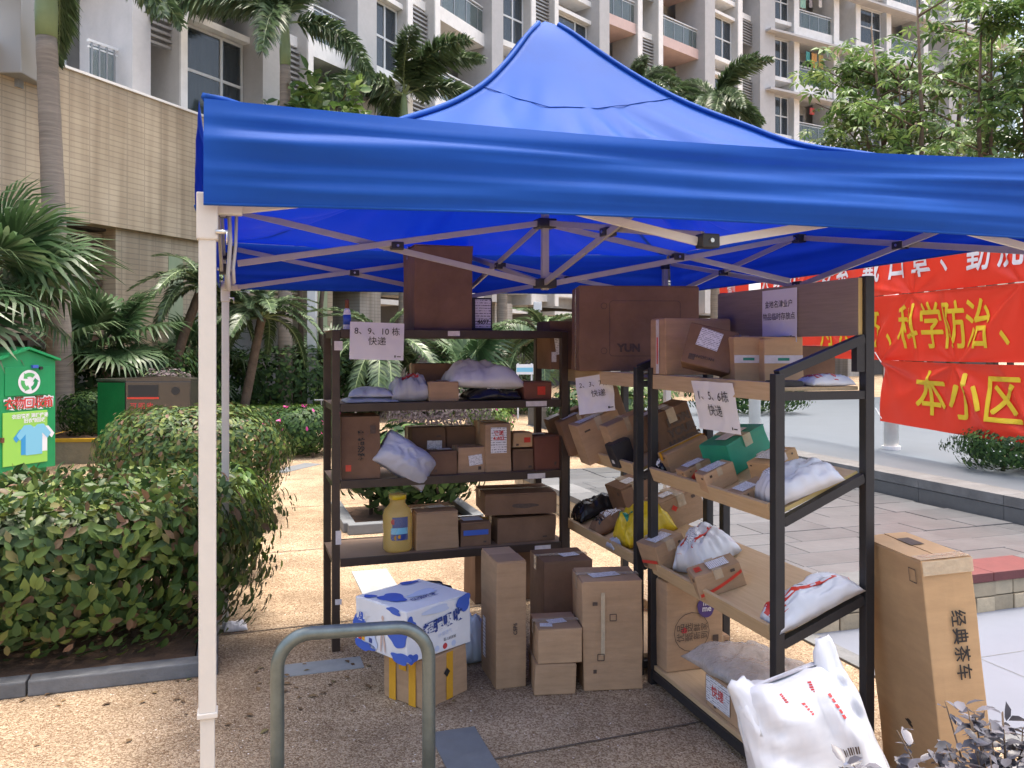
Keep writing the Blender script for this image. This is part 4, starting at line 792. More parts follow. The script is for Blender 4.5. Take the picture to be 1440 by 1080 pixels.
# ---------------------------------------------------------------- parcels on the ground
def g_carton(label, xl, xr, yb, ytop, depth, yaw=0, **k):
    d_ = GD(yb); w_ = (xr - xl) / F * d_; h_ = CH - (ytop - HZ) / F * d_
    c = math.cos(R(yaw)); s = math.sin(R(yaw)); X = ((xl + xr) / 2 - 720) / F * d_
    return carton(label, (w_, depth, h_), gmat(X - s * depth / 2, d_ + c * depth / 2, .001, yaw), **k), (w_, depth, h_)
b = carton('plain carton crossed with yellow tape under the blue and white carton', (.29, .27, .225), gmat(-.415, 3.97, .001, 52), plain=True, m='card', tape='tape_yellow'); dm = (.29, .27, .225)
for f, u in (('-x', -.07), ('-x', .06), ('-y', .02)): decal(b, dm, f, u, 0, .045, .22, 'tape_yellow', name='tape')
decal(b, dm, '-y', .0, .02, .03, .03, 'ink', 45, 'printed_mark', .006)
dm = (.395, .375, .235); b = carton('white carton with blue cow-patch print stacked on a yellow-taped carton', dm, gmat(-.475, 4.00, .229, 47), plain=True, m='card_white', tape=None)
for (f, u, v, w_, h_, sd_) in (('-x', .13, .0, .13, .12, 1), ('-x', .15, -.10, .14, .05, 2), ('-x', -.155, -.0, .09, .10, 3), ('-x', -.12, -.105, .14, .05, 4), ('-x', .10, .105, .1, .03, 5), ('-y', .15, .085, .10, .07, 6), ('-y', -.17, -.10, .06, .05, 7), ('-y', -.175, .05, .05, .08, 9), ('+z', -.11, .02, .10, .17, 8), ('+z', .10, .16, .1, .05, 10), ('+z', -.17, .12, .05, .06, 11)):
    blob_print(b, dm, f, u, v, w_, h_, 'ink_blue', seed=sd_, wob=.3)
for (f, u, v, w_, h_, sd_) in (('-x', -.07, -.06, .09, .09, 12), ('-y', -.02, .09, .14, .04, 13), ('+z', .04, -.02, .16, .08, 14)): blob_print(b, dm, f, u, v, w_, h_, 'ink_pale', seed=sd_, wob=.3)
print_text(b, dm, '-y', .02, .02, '超强吸收', .062, 'ink_navy', rot=8, bold=.003); print_text(b, dm, '-y', .03, -.032, '纤薄透气', .022, 'ink_pale', rot=6)
print_text(b, dm, '-x', -.13, .03, '吸收', .05, 'card_white', rot=0, bold=.002, off=.006); print_text(b, dm, '+z', .0, -.08, '超强吸收', .04, 'ink_navy', rot=0, bold=.001)
print_text(b, dm, '-y', .06, -.062, '婴儿纸尿裤', .016, 'ink')
for (u, mm) in ((.03, 'ink_red'), (.085, 'ink_pale'), (-.02, 'ink_pale')): blob_print(b, dm, '-y', u, -.092, .028, .028, mm, 'printed_spot', 1, wob=.0)
for k, mm in enumerate(('ink_red', 'tape_yellow', 'ink_pale', 'ink_navy')): decal(b, dm, '-x', -.155 + k * .028, -.07, .022, .022, mm, name='printed_mark', off=.006)
M['skin_print'] = mat('printed skin tone', (.62, .45, .38), .45)
for (u, v, w_, h_, rt) in ((.02, .055, .018, .024, 0), (.018, .012, .028, .06, 0), (.008, -.06, .012, .09, -4), (.032, -.06, .012, .09, 9), (.0, .01, .009, .05, -25), (.042, .015, .009, .05, 30)): blob_print(b, dm, '-x', u, v, w_, h_, 'skin_print', 'printed_figure', 1, off=.006, wob=.03, rot=rt)
# grey folding bag behind the blue and white carton
gb = empty('shoulder_bag', (-.50, 4.52, 0), R(10)); gb.scale = (1, 1, .77); tag(gb, 'grey bag with black piping behind the blue and white carton', 'bag')
MB().loft([[(p[0] * q, p[1] * q2, z) for p in sq_ring(.14, .06, 0, 24, 4)] for q, q2, z in ((.95, .9, 0), (1, 1.1, .03), (1, 1.15, .20), (.95, .8, .40), (.86, .35, .47), (.8, .1, .478))]).build('body', mat('grey woven cloth', (.27, .29, .33), .7, bump=.2, bscale=120), gb, smooth=True)
for sx in (-1, 1): MB().tube([(sx * .128, -.02, .05), (sx * .142, -.03, .3), (sx * .135, -.012, .42), (sx * .11, 0, .482)], .009, 7).build('piping', M['black_plastic'], gb, smooth=True)
MB().tube([(-.11, 0, .484), (-.05, 0, .49), (.05, 0, .49), (.11, 0, .484)], .007, 7).build('piping', M['black_plastic'], gb, smooth=True)
for sx in (-1, 1): MB().tube([(sx * .125, .0, .46), (sx * .165, .02, .44), (sx * .19, .03, .36), (sx * .19, .03, .1)], .008, 7).build('strap', M['black_plastic'], gb, smooth=True)
b, dm = g_carton('tall narrow carton standing on end between the blue and white carton and the stacked pair', 697, 741, 968, 790, .30, 16, plain=True, m='card', tape=None)
print_text(b, dm, '-y', .02, -.02, 'C5P6', .026, 'ink_soft', rot=90, bold=.001); decal(b, dm, '-x', -.07, -.12, .05, .2)
pouch('pale blue plastic bag slumped beside the tall narrow carton', (.16, .2, .22), gmat(-.22, 4.42, .001, 30), 'poly_blue', seed=61, wrinkle=.45)
carton('large dark carton standing on the ground behind the brown rack', (.42, .3, .47), gmat(-.08, 5.55, .001, 18), m='card_dark')
b, dm = g_carton('dark carton with a label on top behind the stacked pair of cartons', 763, 836, 928, 789, .28, 14, m='card_dark', labels=(('+z', .04, -.02, .1, .07, 10),))
b, dm = g_carton('lower carton of the stacked pair next to the tall narrow carton', 752, 811, 977, 934, .24, 6, m='card', tape=None)
d_ = GD(977); b = carton('upper carton of the stacked pair with white labels on top', (.215, .25, .165), gmat((786 - 720) / F * d_ - .01, d_ + .125, dm[2] + .003, 8), m='card', labels=(('+z', .0, -.02, .09, .06, 12), ('+z', -.06, -.07, .06, .05, -8)))
b, dm = g_carton('largest plain ground carton beside the black rack posts with a label on top', 819, 905, 971, 818, .27, 6, m='card', labels=(('+z', -.02, -.02, .15, .07, 14),))
for (u, v) in ((.02, -.10), (.08, .09)): outline(b, dm, '-y', u - .08, v, .035, .035, .004, 'ink_soft', .004)
decal(b, dm, '-y', -.05, .06, .02, .3, 'tape', name='tape')
# long carton leaning on the headed rack
dm = (.185, .46, .90)
ang = math.atan2(-.086, .157)
mw = Matrix.Translation((1.60, 3.10, .0)) @ Matrix.Rotation(R(2), 4, 'Z') @ Matrix.Rotation(R(-5.5), 4, 'Y') @ Matrix.Rotation(R(-2), 4, 'X')
b = carton('tall flat carton marked 经典茶车 leaning against the headed rack', dm, mw @ Matrix.Translation((0, 0, .01)), plain=True, m='card_light', tape=None, seam='y')
for k, ch in enumerate('经典茶车'): print_text(b, dm, '-y', .012, .245 - k * .062, ch, .058, 'ink', rot=-90, bold=.0008)
blob_print(b, dm, '-x', .02, -.19, .05, .02, 'ink', 'scuff_mark', 5, wob=.5); decal(b, dm, '+z', 0, -.19, .18, .07, 'tape', name='tape', off=.004); decal(b, dm, '-y', 0, .425, .18, .05, 'tape', name='tape')
outline(b, dm, '-x', .17, .39, .05, .05, .002, 'ink_soft', .003)
decal(b, dm, '+z', .02, .06, .05, .12, 'ink_soft', name='printed_mark', off=.004)
# white carrier bag in front of the headed rack
wb = bpy.data.objects.new('carrier_bag', None); COL.objects.link(wb); wb.matrix_world = Matrix.Translation((1.05, 2.53, .045)) @ Matrix.Rotation(R(4), 4, 'Z') @ Matrix.Rotation(R(-17), 4, 'Y') @ Matrix.Rotation(R(-12), 4, 'X'); tag(wb, 'bulging white plastic carrier bag tied with two ears in front of the headed rack', 'bag')
def bag_ring(hw, hd, z, cx=0, cy=0, n=56, p=3.2):
    o = []
    for (x, y, zz) in sq_ring(hw, hd, z, n, p):
        t = math.atan2(y / hd, x / hw); q = 1 + .05 * noise.noise(Vector((math.cos(t) * 2, math.sin(t) * 2, z * 4))) + .045 * (1 - 2 * abs(noise.noise(Vector((math.cos(t) * 3.1, math.sin(t) * 3.1, z * 6 + 5)))))
        o.append((cx + x * q, cy + y * q, zz + .012 * noise.noise(Vector((x * 9, y * 9, z * 5)))))
    return o
body = [bag_ring(.185, .10, .0), bag_ring(.20, .12, .03), bag_ring(.203, .13, .12), bag_ring(.202, .13, .22), bag_ring(.198, .128, .32), bag_ring(.192, .12, .42), bag_ring(.185, .11, .50), bag_ring(.178, .085, .56), bag_ring(.17, .05, .595), bag_ring(.16, .015, .605)]
fine = []
for q in range(len(body) - 1):                               # finer rings with vertical gathers running down from the knots
    for f in range(5):
        f /= 5; fine.append([tuple(Vector(p).lerp(Vector(p2), f)) for p, p2 in zip(body[q], body[q + 1])])
fine.append(body[-1])
def gather(p):
    x, y, z = p; g = .012 + .022 * max(0, z - .12) / .45; n = .7 - 2 * abs(noise.noise(Vector((x * 8 + z * 6, z * 5 - x * 5, 12)))) + noise.noise(Vector((x * 17 + z * 4, z * 3.2, 2))) + .6 * noise.noise(Vector((x * 38, z * 7 + y * 9, 7)))
    return (x, y + (g * n if y < 0 else -g * n), z + .012 * noise.noise(Vector((x * 14, 1, 3))) * (1 if z > .5 else 0))
fmb = MB().loft([[gather(p) for p in r_] for r_ in fine])
film = fmb.build('film', M['poly_white'], wb, smooth=True)
for sx, hgt in ((-1, .64), (1, .675)):
    MB().loft([[(q[0] + .010 * noise.noise(Vector(q) * 38), q[1] + .012 * noise.noise(Vector((q[1] * 40, q[2] * 22, q[0] * 40))), q[2] + .012 * noise.noise(Vector((q[0] * 50, q[1] * 50, 1)))) for q in rg_] for rg_ in (bag_ring(.055, .075, .47, sx * .125, 0, 32, 2.2), bag_ring(.05, .055, .54, sx * .132, 0, 32, 2.2), bag_ring(.042, .04, .59, sx * .14, 0, 32, 2.2), bag_ring(.034, .024, (.6 + hgt) / 2, sx * .15, -.005, 32, 2.2), bag_ring(.030, .014, hgt - .015, sx * .155, -.01, 32, 2.2), bag_ring(.022, .007, hgt, sx * .15, -.012, 32, 2.2))]).build('handle_ear', M['poly_white'], wb, smooth=True)
from mathutils.bvhtree import BVHTree
bvh = BVHTree.FromPolygons([Vector(p) for p in fmb.v], fmb.f)
def bag_patch(nm, x0, x1, za, zb, m, sk=0):                   # print that lies on the film
    def fr(a, b):
        x, z = x0 + (x1 - x0) * a + sk * b, za + (zb - za) * b; h = bvh.ray_cast(Vector((x, -1, z)), Vector((0, 1, 0)))[0]; return (x, (h.y if h else -.1) - .0022, z)
    return MB().grid(fr, 5, 8).build(nm, M[m], wb, smooth=True)
for q in range(9): bag_patch('barcode', .045 + q * .0065, .045 + q * .0065 + (.004 if q % 3 else .0025), .365, .388, 'ink_soft')
bag_patch('printed_mark', .045, .10, .345, .352, 'ink_pale'); bag_patch('printed_mark', .05, .09, .325, .33, 'ink_pale')
for (x, z, l, sk) in ((-.045, .575, .03, -.01), (.005, .54, .035, -.012), (.035, .585, .03, .006), (.09, .545, .075, -.012)): [bag_patch('red_print', x + sk * q / 5 + .0015 * (q % 2), x + sk * q / 5 + .010, z - l + l * q / 5, z - l + l * (q + .72) / 5, 'ink_red', sk / 6) for q in range(5)]

# ---------------------------------------------------------------- notices
notice('white notice reading 8、9、10 栋 快递 taped to the brown rack', (('8、9、10 栋', .0, .052, .048), ('快递', .0, -.003, .050)), 0, rmat(RL, RL.s_at(530, -.03), -.032, 1.690) @ Matrix.Rotation(R(1.5), 4, 'Y'), .298, .205, .003, 1)
notice('white notice reading 1、5、6栋 快递 hanging from the headed rack top lip', (('1、5、6栋', .0, .045, .050), ('快递', .0, -.02, .055)), 0, rmat(RR_, RR_.s_at(1001, -.03), -.010, 1.405, 4) @ Matrix.Rotation(R(11), 4, 'X'), .297, .215, .006, 4)
notice('crumpled white notice for buildings 2、3、7 hanging on the middle rack', (('2、3、7栋', .0, .055, .038), ('快递', .02, .0, .042)), 0, Matrix.Translation(RM.pt(RM.s_at(840, -.02), -.03, 1.395)) @ Matrix.Rotation(R(-24), 4, 'Z') @ Matrix.Rotation(R(-9), 4, 'Y') @ Matrix.Rotation(R(-6), 4, 'X'), .215, .21, .016, 8)
notice('white notice reading 金地名津业户 物品临时存放点 on the wooden header board', (('金地名津业户', .0, .05, .035), ('物品临时存放点', .0, -.005, .0345)), 0, rmat(RR_, RR_.s_at(1096, RR_.D - .045), RR_.D - .043, 1.795), .26, .235, .002, 12)

# ---------------------------------------------------------------- bent tube rail in front
rl = empty('tube_rail', (0, 0, 0)); tag(rl, 'bent galvanised tube rail standing in front of the blue and white carton', 'rail')
a_, b_ = Vector(((390 - 720) / F * 2.84, 2.84, 0)), Vector(((603 - 720) / F * 2.94, 2.94, 0)); du = (b_ - a_).normalized(); zt = .668; rr2 = .115; P = [a_ + Vector((0, 0, .0)), a_ + Vector((0, 0, .3)), a_ + Vector((0, 0, zt - rr2))]
for k in range(1, 9): t = R(90 * k / 8); P.append(a_ + du * rr2 * (1 - math.cos(t)) + Vector((0, 0, zt - rr2 + rr2 * math.sin(t))))
for k in range(0, 9): t = R(90 * k / 8); P.append(b_ - du * rr2 * (1 - math.sin(t)) + Vector((0, 0, zt - rr2 + rr2 * math.cos(t))))
P += [b_ + Vector((0, 0, .3)), b_]
MB().tube(P, .0235, 18).build('tube', M['galv'], rl, smooth=True)
for q in (a_, b_): MB().tube([q, q + Vector((0, 0, .007))], .065, 20).build('base_flange', M['galv'], rl)
for q in (a_, b_): MB().tube([q + Vector((0, 0, .004)), q + Vector((0, 0, .12))], .0243, 16).build('rust_sleeve', M['rust'], rl, smooth=True)
# white rag at the foot of the rear tent leg
pouch('white rag lying at the foot of the rear tent leg', (.13, .09, .05), gmat(-1.62, 4.86, .001, 20), 'paper', seed=71, wrinkle=.6, cat='rag', name='rag')
# ---------------------------------------------------------------- banners and columns
def column(x, y, z0, h, r_=.085, label=''):
    c = empty('column', (x, y, z0)); tag(c, label, 'column')
    MB().tube([(0, 0, 0), (0, 0, .04)], r_ * 1.25, 20).build('base_ring', M['b_white'], c); MB().tube([(0, 0, .04), (0, 0, h)], r_, 20).build('shaft', M['b_white'], c, smooth=True)
    MB().box(-r_ * 1.3, r_ * 1.3, -r_ * 1.3, r_ * 1.3, h, h + .06).build('capital', M['b_white'], c, bevel=.01)
BA = Vector((4.46, 10.0, 0)); BD = Vector((.21, -.978, 0)).normalized(); BN = Vector((-BD.y, BD.x, 0)); BN = BN if BN.y < 0 or BN.x < 0 else -BN
if BN.x > 0: BN = -BN
column(4.62, 10.1, .425, 2.75, .085, 'round white column behind the start of the lowest red banner')
column(3.60, 12.3, .425, 2.75, .085, 'round white column seen under the headed rack top shelf')
column(5.45, 6.4, .425, 2.75, .085, 'round white column at the outer end of the red banners')
M['banner'] = mat('red banner cloth', (.76, .055, .026), .38, var=.05, vscale=1.5, bump=.06, bscale=10, spec=.4, transl=.14, tcol=(.7, .03, .02))
M['b_yellow'] = mat('yellow banner print', (.80, .55, .03), .5); M['b_text'] = mat('white banner print', (.80, .76, .78), .5)
ties = [(.0, 1.50), (1.25, 1.5), (.55, 2.28), (2.1, 2.28), (-1.9, 2.3), (-.3, 1.5), (2.3, .8)]
def banner(label, s0, s1, z0, z1, texts, tm, seed, sag, lettersize, dn=0, xs=1):
    t = empty('banner', (0, 0, 0)); tag(t, label, 'banner')
    def sf(s, z):
        u = (s - s0) / (s1 - s0); f = (z - z0) / (z1 - z0)
        zz = z - sag * math.sin(math.pi * u) * .5 * (1 + .5 * (1 - f))
        w = .035 * noise.noise(Vector((s * .9, z * 1.1, seed)))
        for (ts, tz) in ties:                                # creases running out from the tie points
            dx, dz = s - ts, z - tz; r_ = math.hypot(dx, dz) + .05; a = math.atan2(dz, dx); w += (.020 * math.sin(a * 7 + seed) + .045 * max(0, math.cos(a * 3.5 + ts * 2 + seed)) ** 14) * math.exp(-r_ * .9) * min(1, r_ * 3)
        return BA + BD * s + BN * (w + dn) + Vector((0, 0, zz))
    MB().grid(lambda a, b: sf(s0 + (s1 - s0) * a, z0 + (z1 - z0) * b), int((s1 - s0) * 45), 40).build('cloth', M['banner'], t, smooth=True)
    for (ch, s, z, sz) in texts:
        for q, (ox, oz) in enumerate(((-.018, -.008), (.018, -.008), (0, .012))):      # printed heavy: the strokes are laid down three times
            me = text_mesh(ch, sz, tm, 0, sub=3)
            for v_ in me.vertices: p = sf(s + (v_.co.x + ox * sz) * xs, z + v_.co.y + oz * sz); v_.co = p + BN * (.010 + .0015 * q)
            link('lettering', me, t)
    for (s, z) in ((s0 + .03, z1 - .03), (s1 - .03, z1 - .03), (s0 + .03, z0 + .03)):
        p = sf(s, z); MB().tube([p, p + Vector((0, 0, .12)) - BD * (.12 if s < (s0 + s1) / 2 else -.12)], .006, 6).build('tie_cord', M['b_white'], t)
def sB(px): k = (px - 720) / F; return (k * BA.y - BA.x) / (BD.x - k * BD.y)
tops = [(c, sB(x), 2.66, .50) for c, x in zip('个人防护三要素', (1058, 1078, 1098, 1120, 1142, 1164, 1187))] + [('：', sB(1204), 2.6, .42)] + [(c, sB(x), 2.66, .50) for c, x in zip('戴口罩', (1228, 1262, 1296))] + [('、', sB(1336), 2.66, .45), ('勤', sB(1375), 2.66, .52), ('洗', sB(1420), 2.66, .52)]
banner('top red banner with white characters strung above two yellow-lettered banners', sB(1012), 3.3, 2.30, 3.02, tops + [('福州', sB(1030), 2.66, .22)], 'b_text', 1.0, .02, .5, 0, .66)
banner('middle red banner with yellow characters under the white-lettered banner', sB(1130), 3.3, 1.53, 2.29, [(c, sB(x), 1.88, .52) for c, x in zip('舟共济', (1165, 1190, 1228))] + [('、', sB(1261), 1.88, .5)] + [(c, sB(x), 1.88, .54) for c, x in zip('科学防治', (1281, 1314, 1346, 1380))] + [('、', sB(1428), 1.88, .5)], 'b_yellow', 4.0, .03, .5, .02, .64)
banner('lowest red banner with yellow characters hanging over the dark bush', sB(1243), 3.3, .78, 1.515, [(c, sB(x), 1.14, .52) for c, x in zip('本小区', (1313, 1364, 1418))], 'b_yellow', 7.0, .05, .5, .04, .95)

# ---------------------------------------------------------------- bins and planter by the path
M['bin_green'] = mat('green enamel', (.012, .30, .10), .42, var=.05, vscale=4, dirt=.12); M['bin_lime'] = mat('lime sign', (.30, .62, .10), .45)
M['bin_steel'] = mat('brushed steel', (.12, .11, .10), .25, metal=.75, var=.1, vscale=6, stretch=(1, 1, 14)); M['yellow_paint'] = mat('yellow paint', (.70, .40, .03), .5, var=.06, dirt=.1)
M['txt_red'] = mat('red letters', (.62, .05, .05), .5); M['recycle'] = mat('recycling green', (.08, .42, .12), .5)
fd = Vector((.28, .67, 0)).normalized(); cb = PX(38, 640, 10.42); cb.z = 0; ba = math.atan2(fd.y, fd.x)
cbn = empty('clothing_bin', cb, ba); tag(cbn, 'green clothes recycling bin with gabled roof by the palm trunk', 'bin')
W2, DP = .40, .85                                            # half width, depth
MB().add([(x, y, z) for y in (0, DP) for (x, z) in ((-W2, .12), (W2, .12), (W2, 1.50), (0, 1.635), (-W2, 1.50))], [(4, 3, 2, 1, 0), (5, 6, 7, 8, 9), (0, 1, 6, 5), (1, 2, 7, 6), (2, 3, 8, 7), (3, 4, 9, 8), (4, 0, 5, 9)]).build('cabinet', M['bin_green'], cbn, bevel=.01)
for sx in (-1, 1):
    p = MB().add([(sx * .44, y, z) for y in (-.05, DP + .05) for z in (1.49, 1.52)] + [(0, y, z) for y in (-.05, DP + .05) for z in (1.64, 1.67)], [(0, 1, 3, 2), (4, 6, 7, 5), (1, 5, 7, 3), (0, 2, 6, 4), (0, 4, 5, 1), (2, 3, 7, 6)]).build('roof_panel', M['bin_green'], cbn)
for x in (-.25, .25): MB().box(x - .08, x + .08, .08, DP - .08, 0, .12).build('foot', M['bin_green'], cbn)
MB().box(-.30, .30, -.012, -.001, 1.06, 1.42).build('chute_door', M['bin_green'], cbn, bevel=.004)
dmb = (0, 0, 0)
FR = lambda x, z, off=.016: Matrix.Translation((x, -off, z)) @ Matrix.Rotation(R(90), 4, 'X')
MB().add([(math.cos(t) * .15, math.sin(t) * .15, 0) for t in [k * math.pi / 16 for k in range(32)]], [tuple(range(32))]).build('round_sign', M['card_white'], cbn, mw=FR(.02, 1.23))
for k in range(3):
    a0 = R(90 + 120 * k); V = []
    for j in range(7): a = a0 + R(-42 + 12 * j); V += [(math.cos(a) * .065, math.sin(a) * .065, 0), (math.cos(a) * .115, math.sin(a) * .115, 0)]
    a = a0 + R(30); b1 = a0 + R(62); V += [(math.cos(a) * .045, math.sin(a) * .045, 0), (math.cos(a) * .135, math.sin(a) * .135, 0), (math.cos(b1) * .09, math.sin(b1) * .09, 0)]
    MB().add(V, [(2 * j, 2 * j + 1, 2 * j + 3, 2 * j + 2) for j in range(6)] + [(14, 15, 16)]).build('recycling_arrow', M['recycle'] if k != 2 else M['bin_green'], cbn, mw=FR(.02, 1.23, .018))
for k, ch in enumerate('衣物回收箱'):
    link('lettering', text_mesh(ch, .155, 'card_white', .012), cbn, mw=FR(-.24 + k * .13, .955, .014)); link('lettering', text_mesh(ch, .145, 'txt_red', .002), cbn, mw=FR(-.24 + k * .13, .955, .016))
MB().box(-.33, .27, -.018, -.002, .20, .86).build('sign_board', M['bin_lime'], cbn, bevel=.003)
for ln, z in (('衣旧情深 温暖传递', .80), ('旧衣物回收', .74)): link('lettering', text_mesh(ln, .06, 'card_white', .002), cbn, mw=FR(.03 if z > .78 else .09, z, .021))
def shirt(x, z, s, m, off):
    P = [(-.12, -.2), (.12, -.2), (.12, .08), (.2, .0), (.25, .07), (.14, .2), (.05, .2), (0, .16), (-.05, .2), (-.14, .2), (-.25, .07), (-.2, .0), (-.12, .08)]
    MB().add([(px_ * s, pz * s, 0) for px_, pz in P], [tuple(range(13))]).build('printed_shirt', M[m], cbn, mw=FR(x, z, off))
shirt(.17, .50, .8, 'card_white', .0195); shirt(.0, .48, .8, 'shirt_a', .0205); shirt(.08, .50, .95, 'shirt_b', .0215)
for x in (-.12, .16): MB().box(x - .05, x + .05, -.025, -.001, 1.03, 1.05).build('hinge', M['rust'], cbn)
MB().box(.05, .13, -.04, -.001, 1.40, 1.44).build('latch', M['ink_blue'], cbn, bevel=.005); MB().tube([(.17, -.005, 1.40), (.17, -.045, 1.40)], .022, 10).build('padlock', M['black_plastic'], cbn)
MB().box(-.355, -.32, -.03, -.001, .5, .56).build('lock_plate', M['rust'], cbn)

sb0 = PX(177, 660, 11.3); sb0.z = 0
sbn = empty('litter_bin', sb0, R(4)); tag(sbn, 'brushed steel twin litter bin with dark slot behind the trimmed hedge', 'bin')
SW, SD, SH = .86, .46, 1.2
MB().loft([[(x, y, z) for (x, y) in ((0, 0), (SW, 0), (SW, SD), (0, SD), (-.10, SD * .85), (-.40, SD * .6), (-.43, SD * .35), (-.12, .05))] for z in (.05, SH)]).build('casing', M['bin_steel'], sbn, bevel=.01)
MB().loft([[(x * 1.01, y * 1.02 - .005, z + (.05 * math.sin(max(0, x) / SW * 3.14) if z > SH + .01 else 0)) for (x, y) in ((-.43, .1), (0, 0), (SW * .33, 0), (SW * .66, 0), (SW, 0), (SW, SD), (0, SD), (-.43, SD * .7))] for z in (SH + .002, SH + .03)]).build('lid', M['bin_steel'], sbn)
MB().grid(lambda a, b: Vector((-.435, SD * .35, 0)).lerp(Vector((-.125, .045, 0)), min(1, a * 1.5)).lerp(Vector((-.006, -.006, 0)), max(0, a * 3 - 2)) + Vector((-.004, -.004, .07 + (SH - .09) * b)), 3, 1).build('side_panel', mat('steel tinted with green reflection', (.46, .52, .44), .18, metal=1, var=.08, vscale=5), sbn)  # side face brightened and tinted green to stand for reflected greenery
MB().box(.03, .43, -.006, -.001, SH - .22, SH - .05).build('slot', M['black_plastic'], sbn); MB().box(.02, .44, -.012, -.003, SH - .24, SH - .215).build('slot_lip', M['tape_red'], sbn)
MB().tube([(.66, -.001, SH - .13), (.66, -.010, SH - .13)], .055, 16).build('ash_hole', M['black_plastic'], sbn)
for k, ch in enumerate('可回收'): link('lettering', text_mesh(ch, .09, 'txt_red', .001), sbn, mw=Matrix.Translation((.1 + k * .11, -.004, SH - .34)) @ Matrix.Rotation(R(90), 4, 'X'))
MB().box(-.1, SW - .03, .03, SD - .03, 0, .05).build('plinth', M['black_plastic'], sbn)

def planter(label, loc, w, d, h, rz, n, m, seed, hh):
    p = empty('planter', loc, rz); tag(p, label, 'planter')
    MB().box(0, w, 0, d, 0, h - .03).build('wall', M['stone'], p)
    MB().box(-.012, w + .012, -.012, d + .012, h - .03, h + .02).build('rim', M['yellow_paint'], p, bevel=.005)
    for x in (0, w): MB().box(x - .06, x + .06, -.010, .05, 0, h - .031).build('corner_band', M['yellow_paint'], p)
    MB().box(.05, w - .05, .05, d - .05, h + .0, h + .025).build('earth', M['soil'], p)
    return p
pl = PX(62, 660, 11.6); planter('yellow rimmed stone planter between the two bins', (pl.x - .3, pl.y + .2, 0), .98, 1.4, .34, R(6), 0, 'leaf_dark', 5, .5)
shrub('box_hedge', 'small dark clipped hedge growing in the yellow rimmed planter', 'hedge', (pl.x + .22, pl.y + .95, .345), (.42, .6, .33), R(6), 2600, .07, 'leaf_dark', 17, stems=3)

# ---------------------------------------------------------------- shrubs and hedges
NH = uv(HP, -1.72, .76)
shrub('clipped_hedge', 'large clipped hedge with reddish young leaves in the kerbed bed', 'hedge', (NH.x, NH.y, .04), (1.98, .74, .37), U18, 23000, .076, 'leaf_hedge', 21, z0=.08, stems=26, power=6, mat_top='leaf_hedge', lump=.16, deep=.21)
s2 = PX(262, 640, 7.6); bed('planting_bed', [uv((s2.x, s2.y), -.9, -.4), uv((s2.x, s2.y), .55, -.4), uv((s2.x, s2.y), .55, .9), uv((s2.x, s2.y), -.9, .9)], .03)
shrub('rounded_shrub', 'rounded reddish green shrub in front of the litter bin', 'shrub', (s2.x, s2.y + .2, 0), (.86, .8, .50), U18, 11000, .06, 'leaf_hedge', 22, z0=.12, stems=8, power=2.8, lump=.2)
shrub('lime_shrub', 'fresh lime green shrub between the clipped hedge and the rounded shrub', 'shrub', (-2.12, 5.95, 0), (.36, .3, .36), .2, 1300, .10, 'leaf_lime', 23, z0=.1, stems=6, power=2.5, lump=.3)
s3 = PX(415, 640, 12.4); shrub('azalea', 'dark azalea with pink blossoms beside the path', 'shrub', (s3.x - .05, s3.y + .5, 0), (.62, .7, .36), .3, 3800, .08, 'leaf_dark', 24, z0=.02, stems=4, power=2.6, flowers=90, lump=.2)
s4 = PX(575, 735, 7.9); sq = bed('tree_pit', [uv((s4.x, s4.y), -.55, -.3), uv((s4.x, s4.y), .55, -.3), uv((s4.x, s4.y), .55, .8), uv((s4.x, s4.y), -.55, .8)], .02)
for (u0, v0, u1, v1) in ((-.62, -.36, .62, -.36), (.6, -.3, .6, .8), (-.6, .8, -.6, -.3)):
    a2, b2 = uv((s4.x, s4.y), u0, v0), uv((s4.x, s4.y), u1, v1); d2 = b2 - a2
    MB().box(0, d2.length, -.055, .055, 0, .09).build('kerb_stone', M['slate'], sq, bevel=.008, loc=a2, rot=(0, 0, math.atan2(d2.y, d2.x)))
shrub('broadleaf_shrub', 'dark broadleaf shrub growing in the slate edged tree pit', 'shrub', (s4.x, s4.y + .3, 0), (.66, .6, .37), U18, 2400, .13, 'leaf_dark', 25, z0=.12, stems=7, power=2.5, lump=.35)
s5 = PX(622, 598, 13.5); shrub('purple_shrub', 'dusty purple low shrub mass behind the third shelf', 'shrub', (s5.x, s5.y, 0), (.95, .7, .48), .1, 5200, .055, 'leaf_purple', 26, z0=.02, stems=3, power=2.4, lump=.25)
s6 = PX(688, 590, 14.2); shrub('azalea', 'fresh green azalea with scattered pink blossoms next to the purple shrub', 'shrub', (s6.x, s6.y, 0), (.42, .5, .36), .1, 1800, .06, 'leaf_lime', 27, z0=.02, stems=3, power=2.4, flowers=30, lump=.25)
s7 = PX(900, 590, 10.5); shrub('young_tree', 'loose leafy bush seen between the two display racks', 'shrub', (s7.x, s7.y + .5, 0), (.6, .5, .62), .1, 1900, .11, 'leaf_tree', 28, z0=.05, stems=6, power=2.3, lump=.4)
s8 = PX(792, 600, 13); shrub('leafy_shrub', 'leafy green bush behind the end of the brown rack', 'shrub', (s8.x + .1, s8.y, 0), (.34, .4, .52), .1, 1200, .10, 'leaf_dark', 29, z0=.02, stems=4, power=2.3, lump=.35)
s9 = PX(1395, 640, 8.6); shrub('dark_bush', 'dark fine-leaved bush on the platform under the lowest banner', 'shrub', (5.15, 8.35, .42), (.62, .7, .21), -.2, 4200, .055, 'leaf_dark', 30, z0=.02, stems=4, power=2.6, lump=.3)
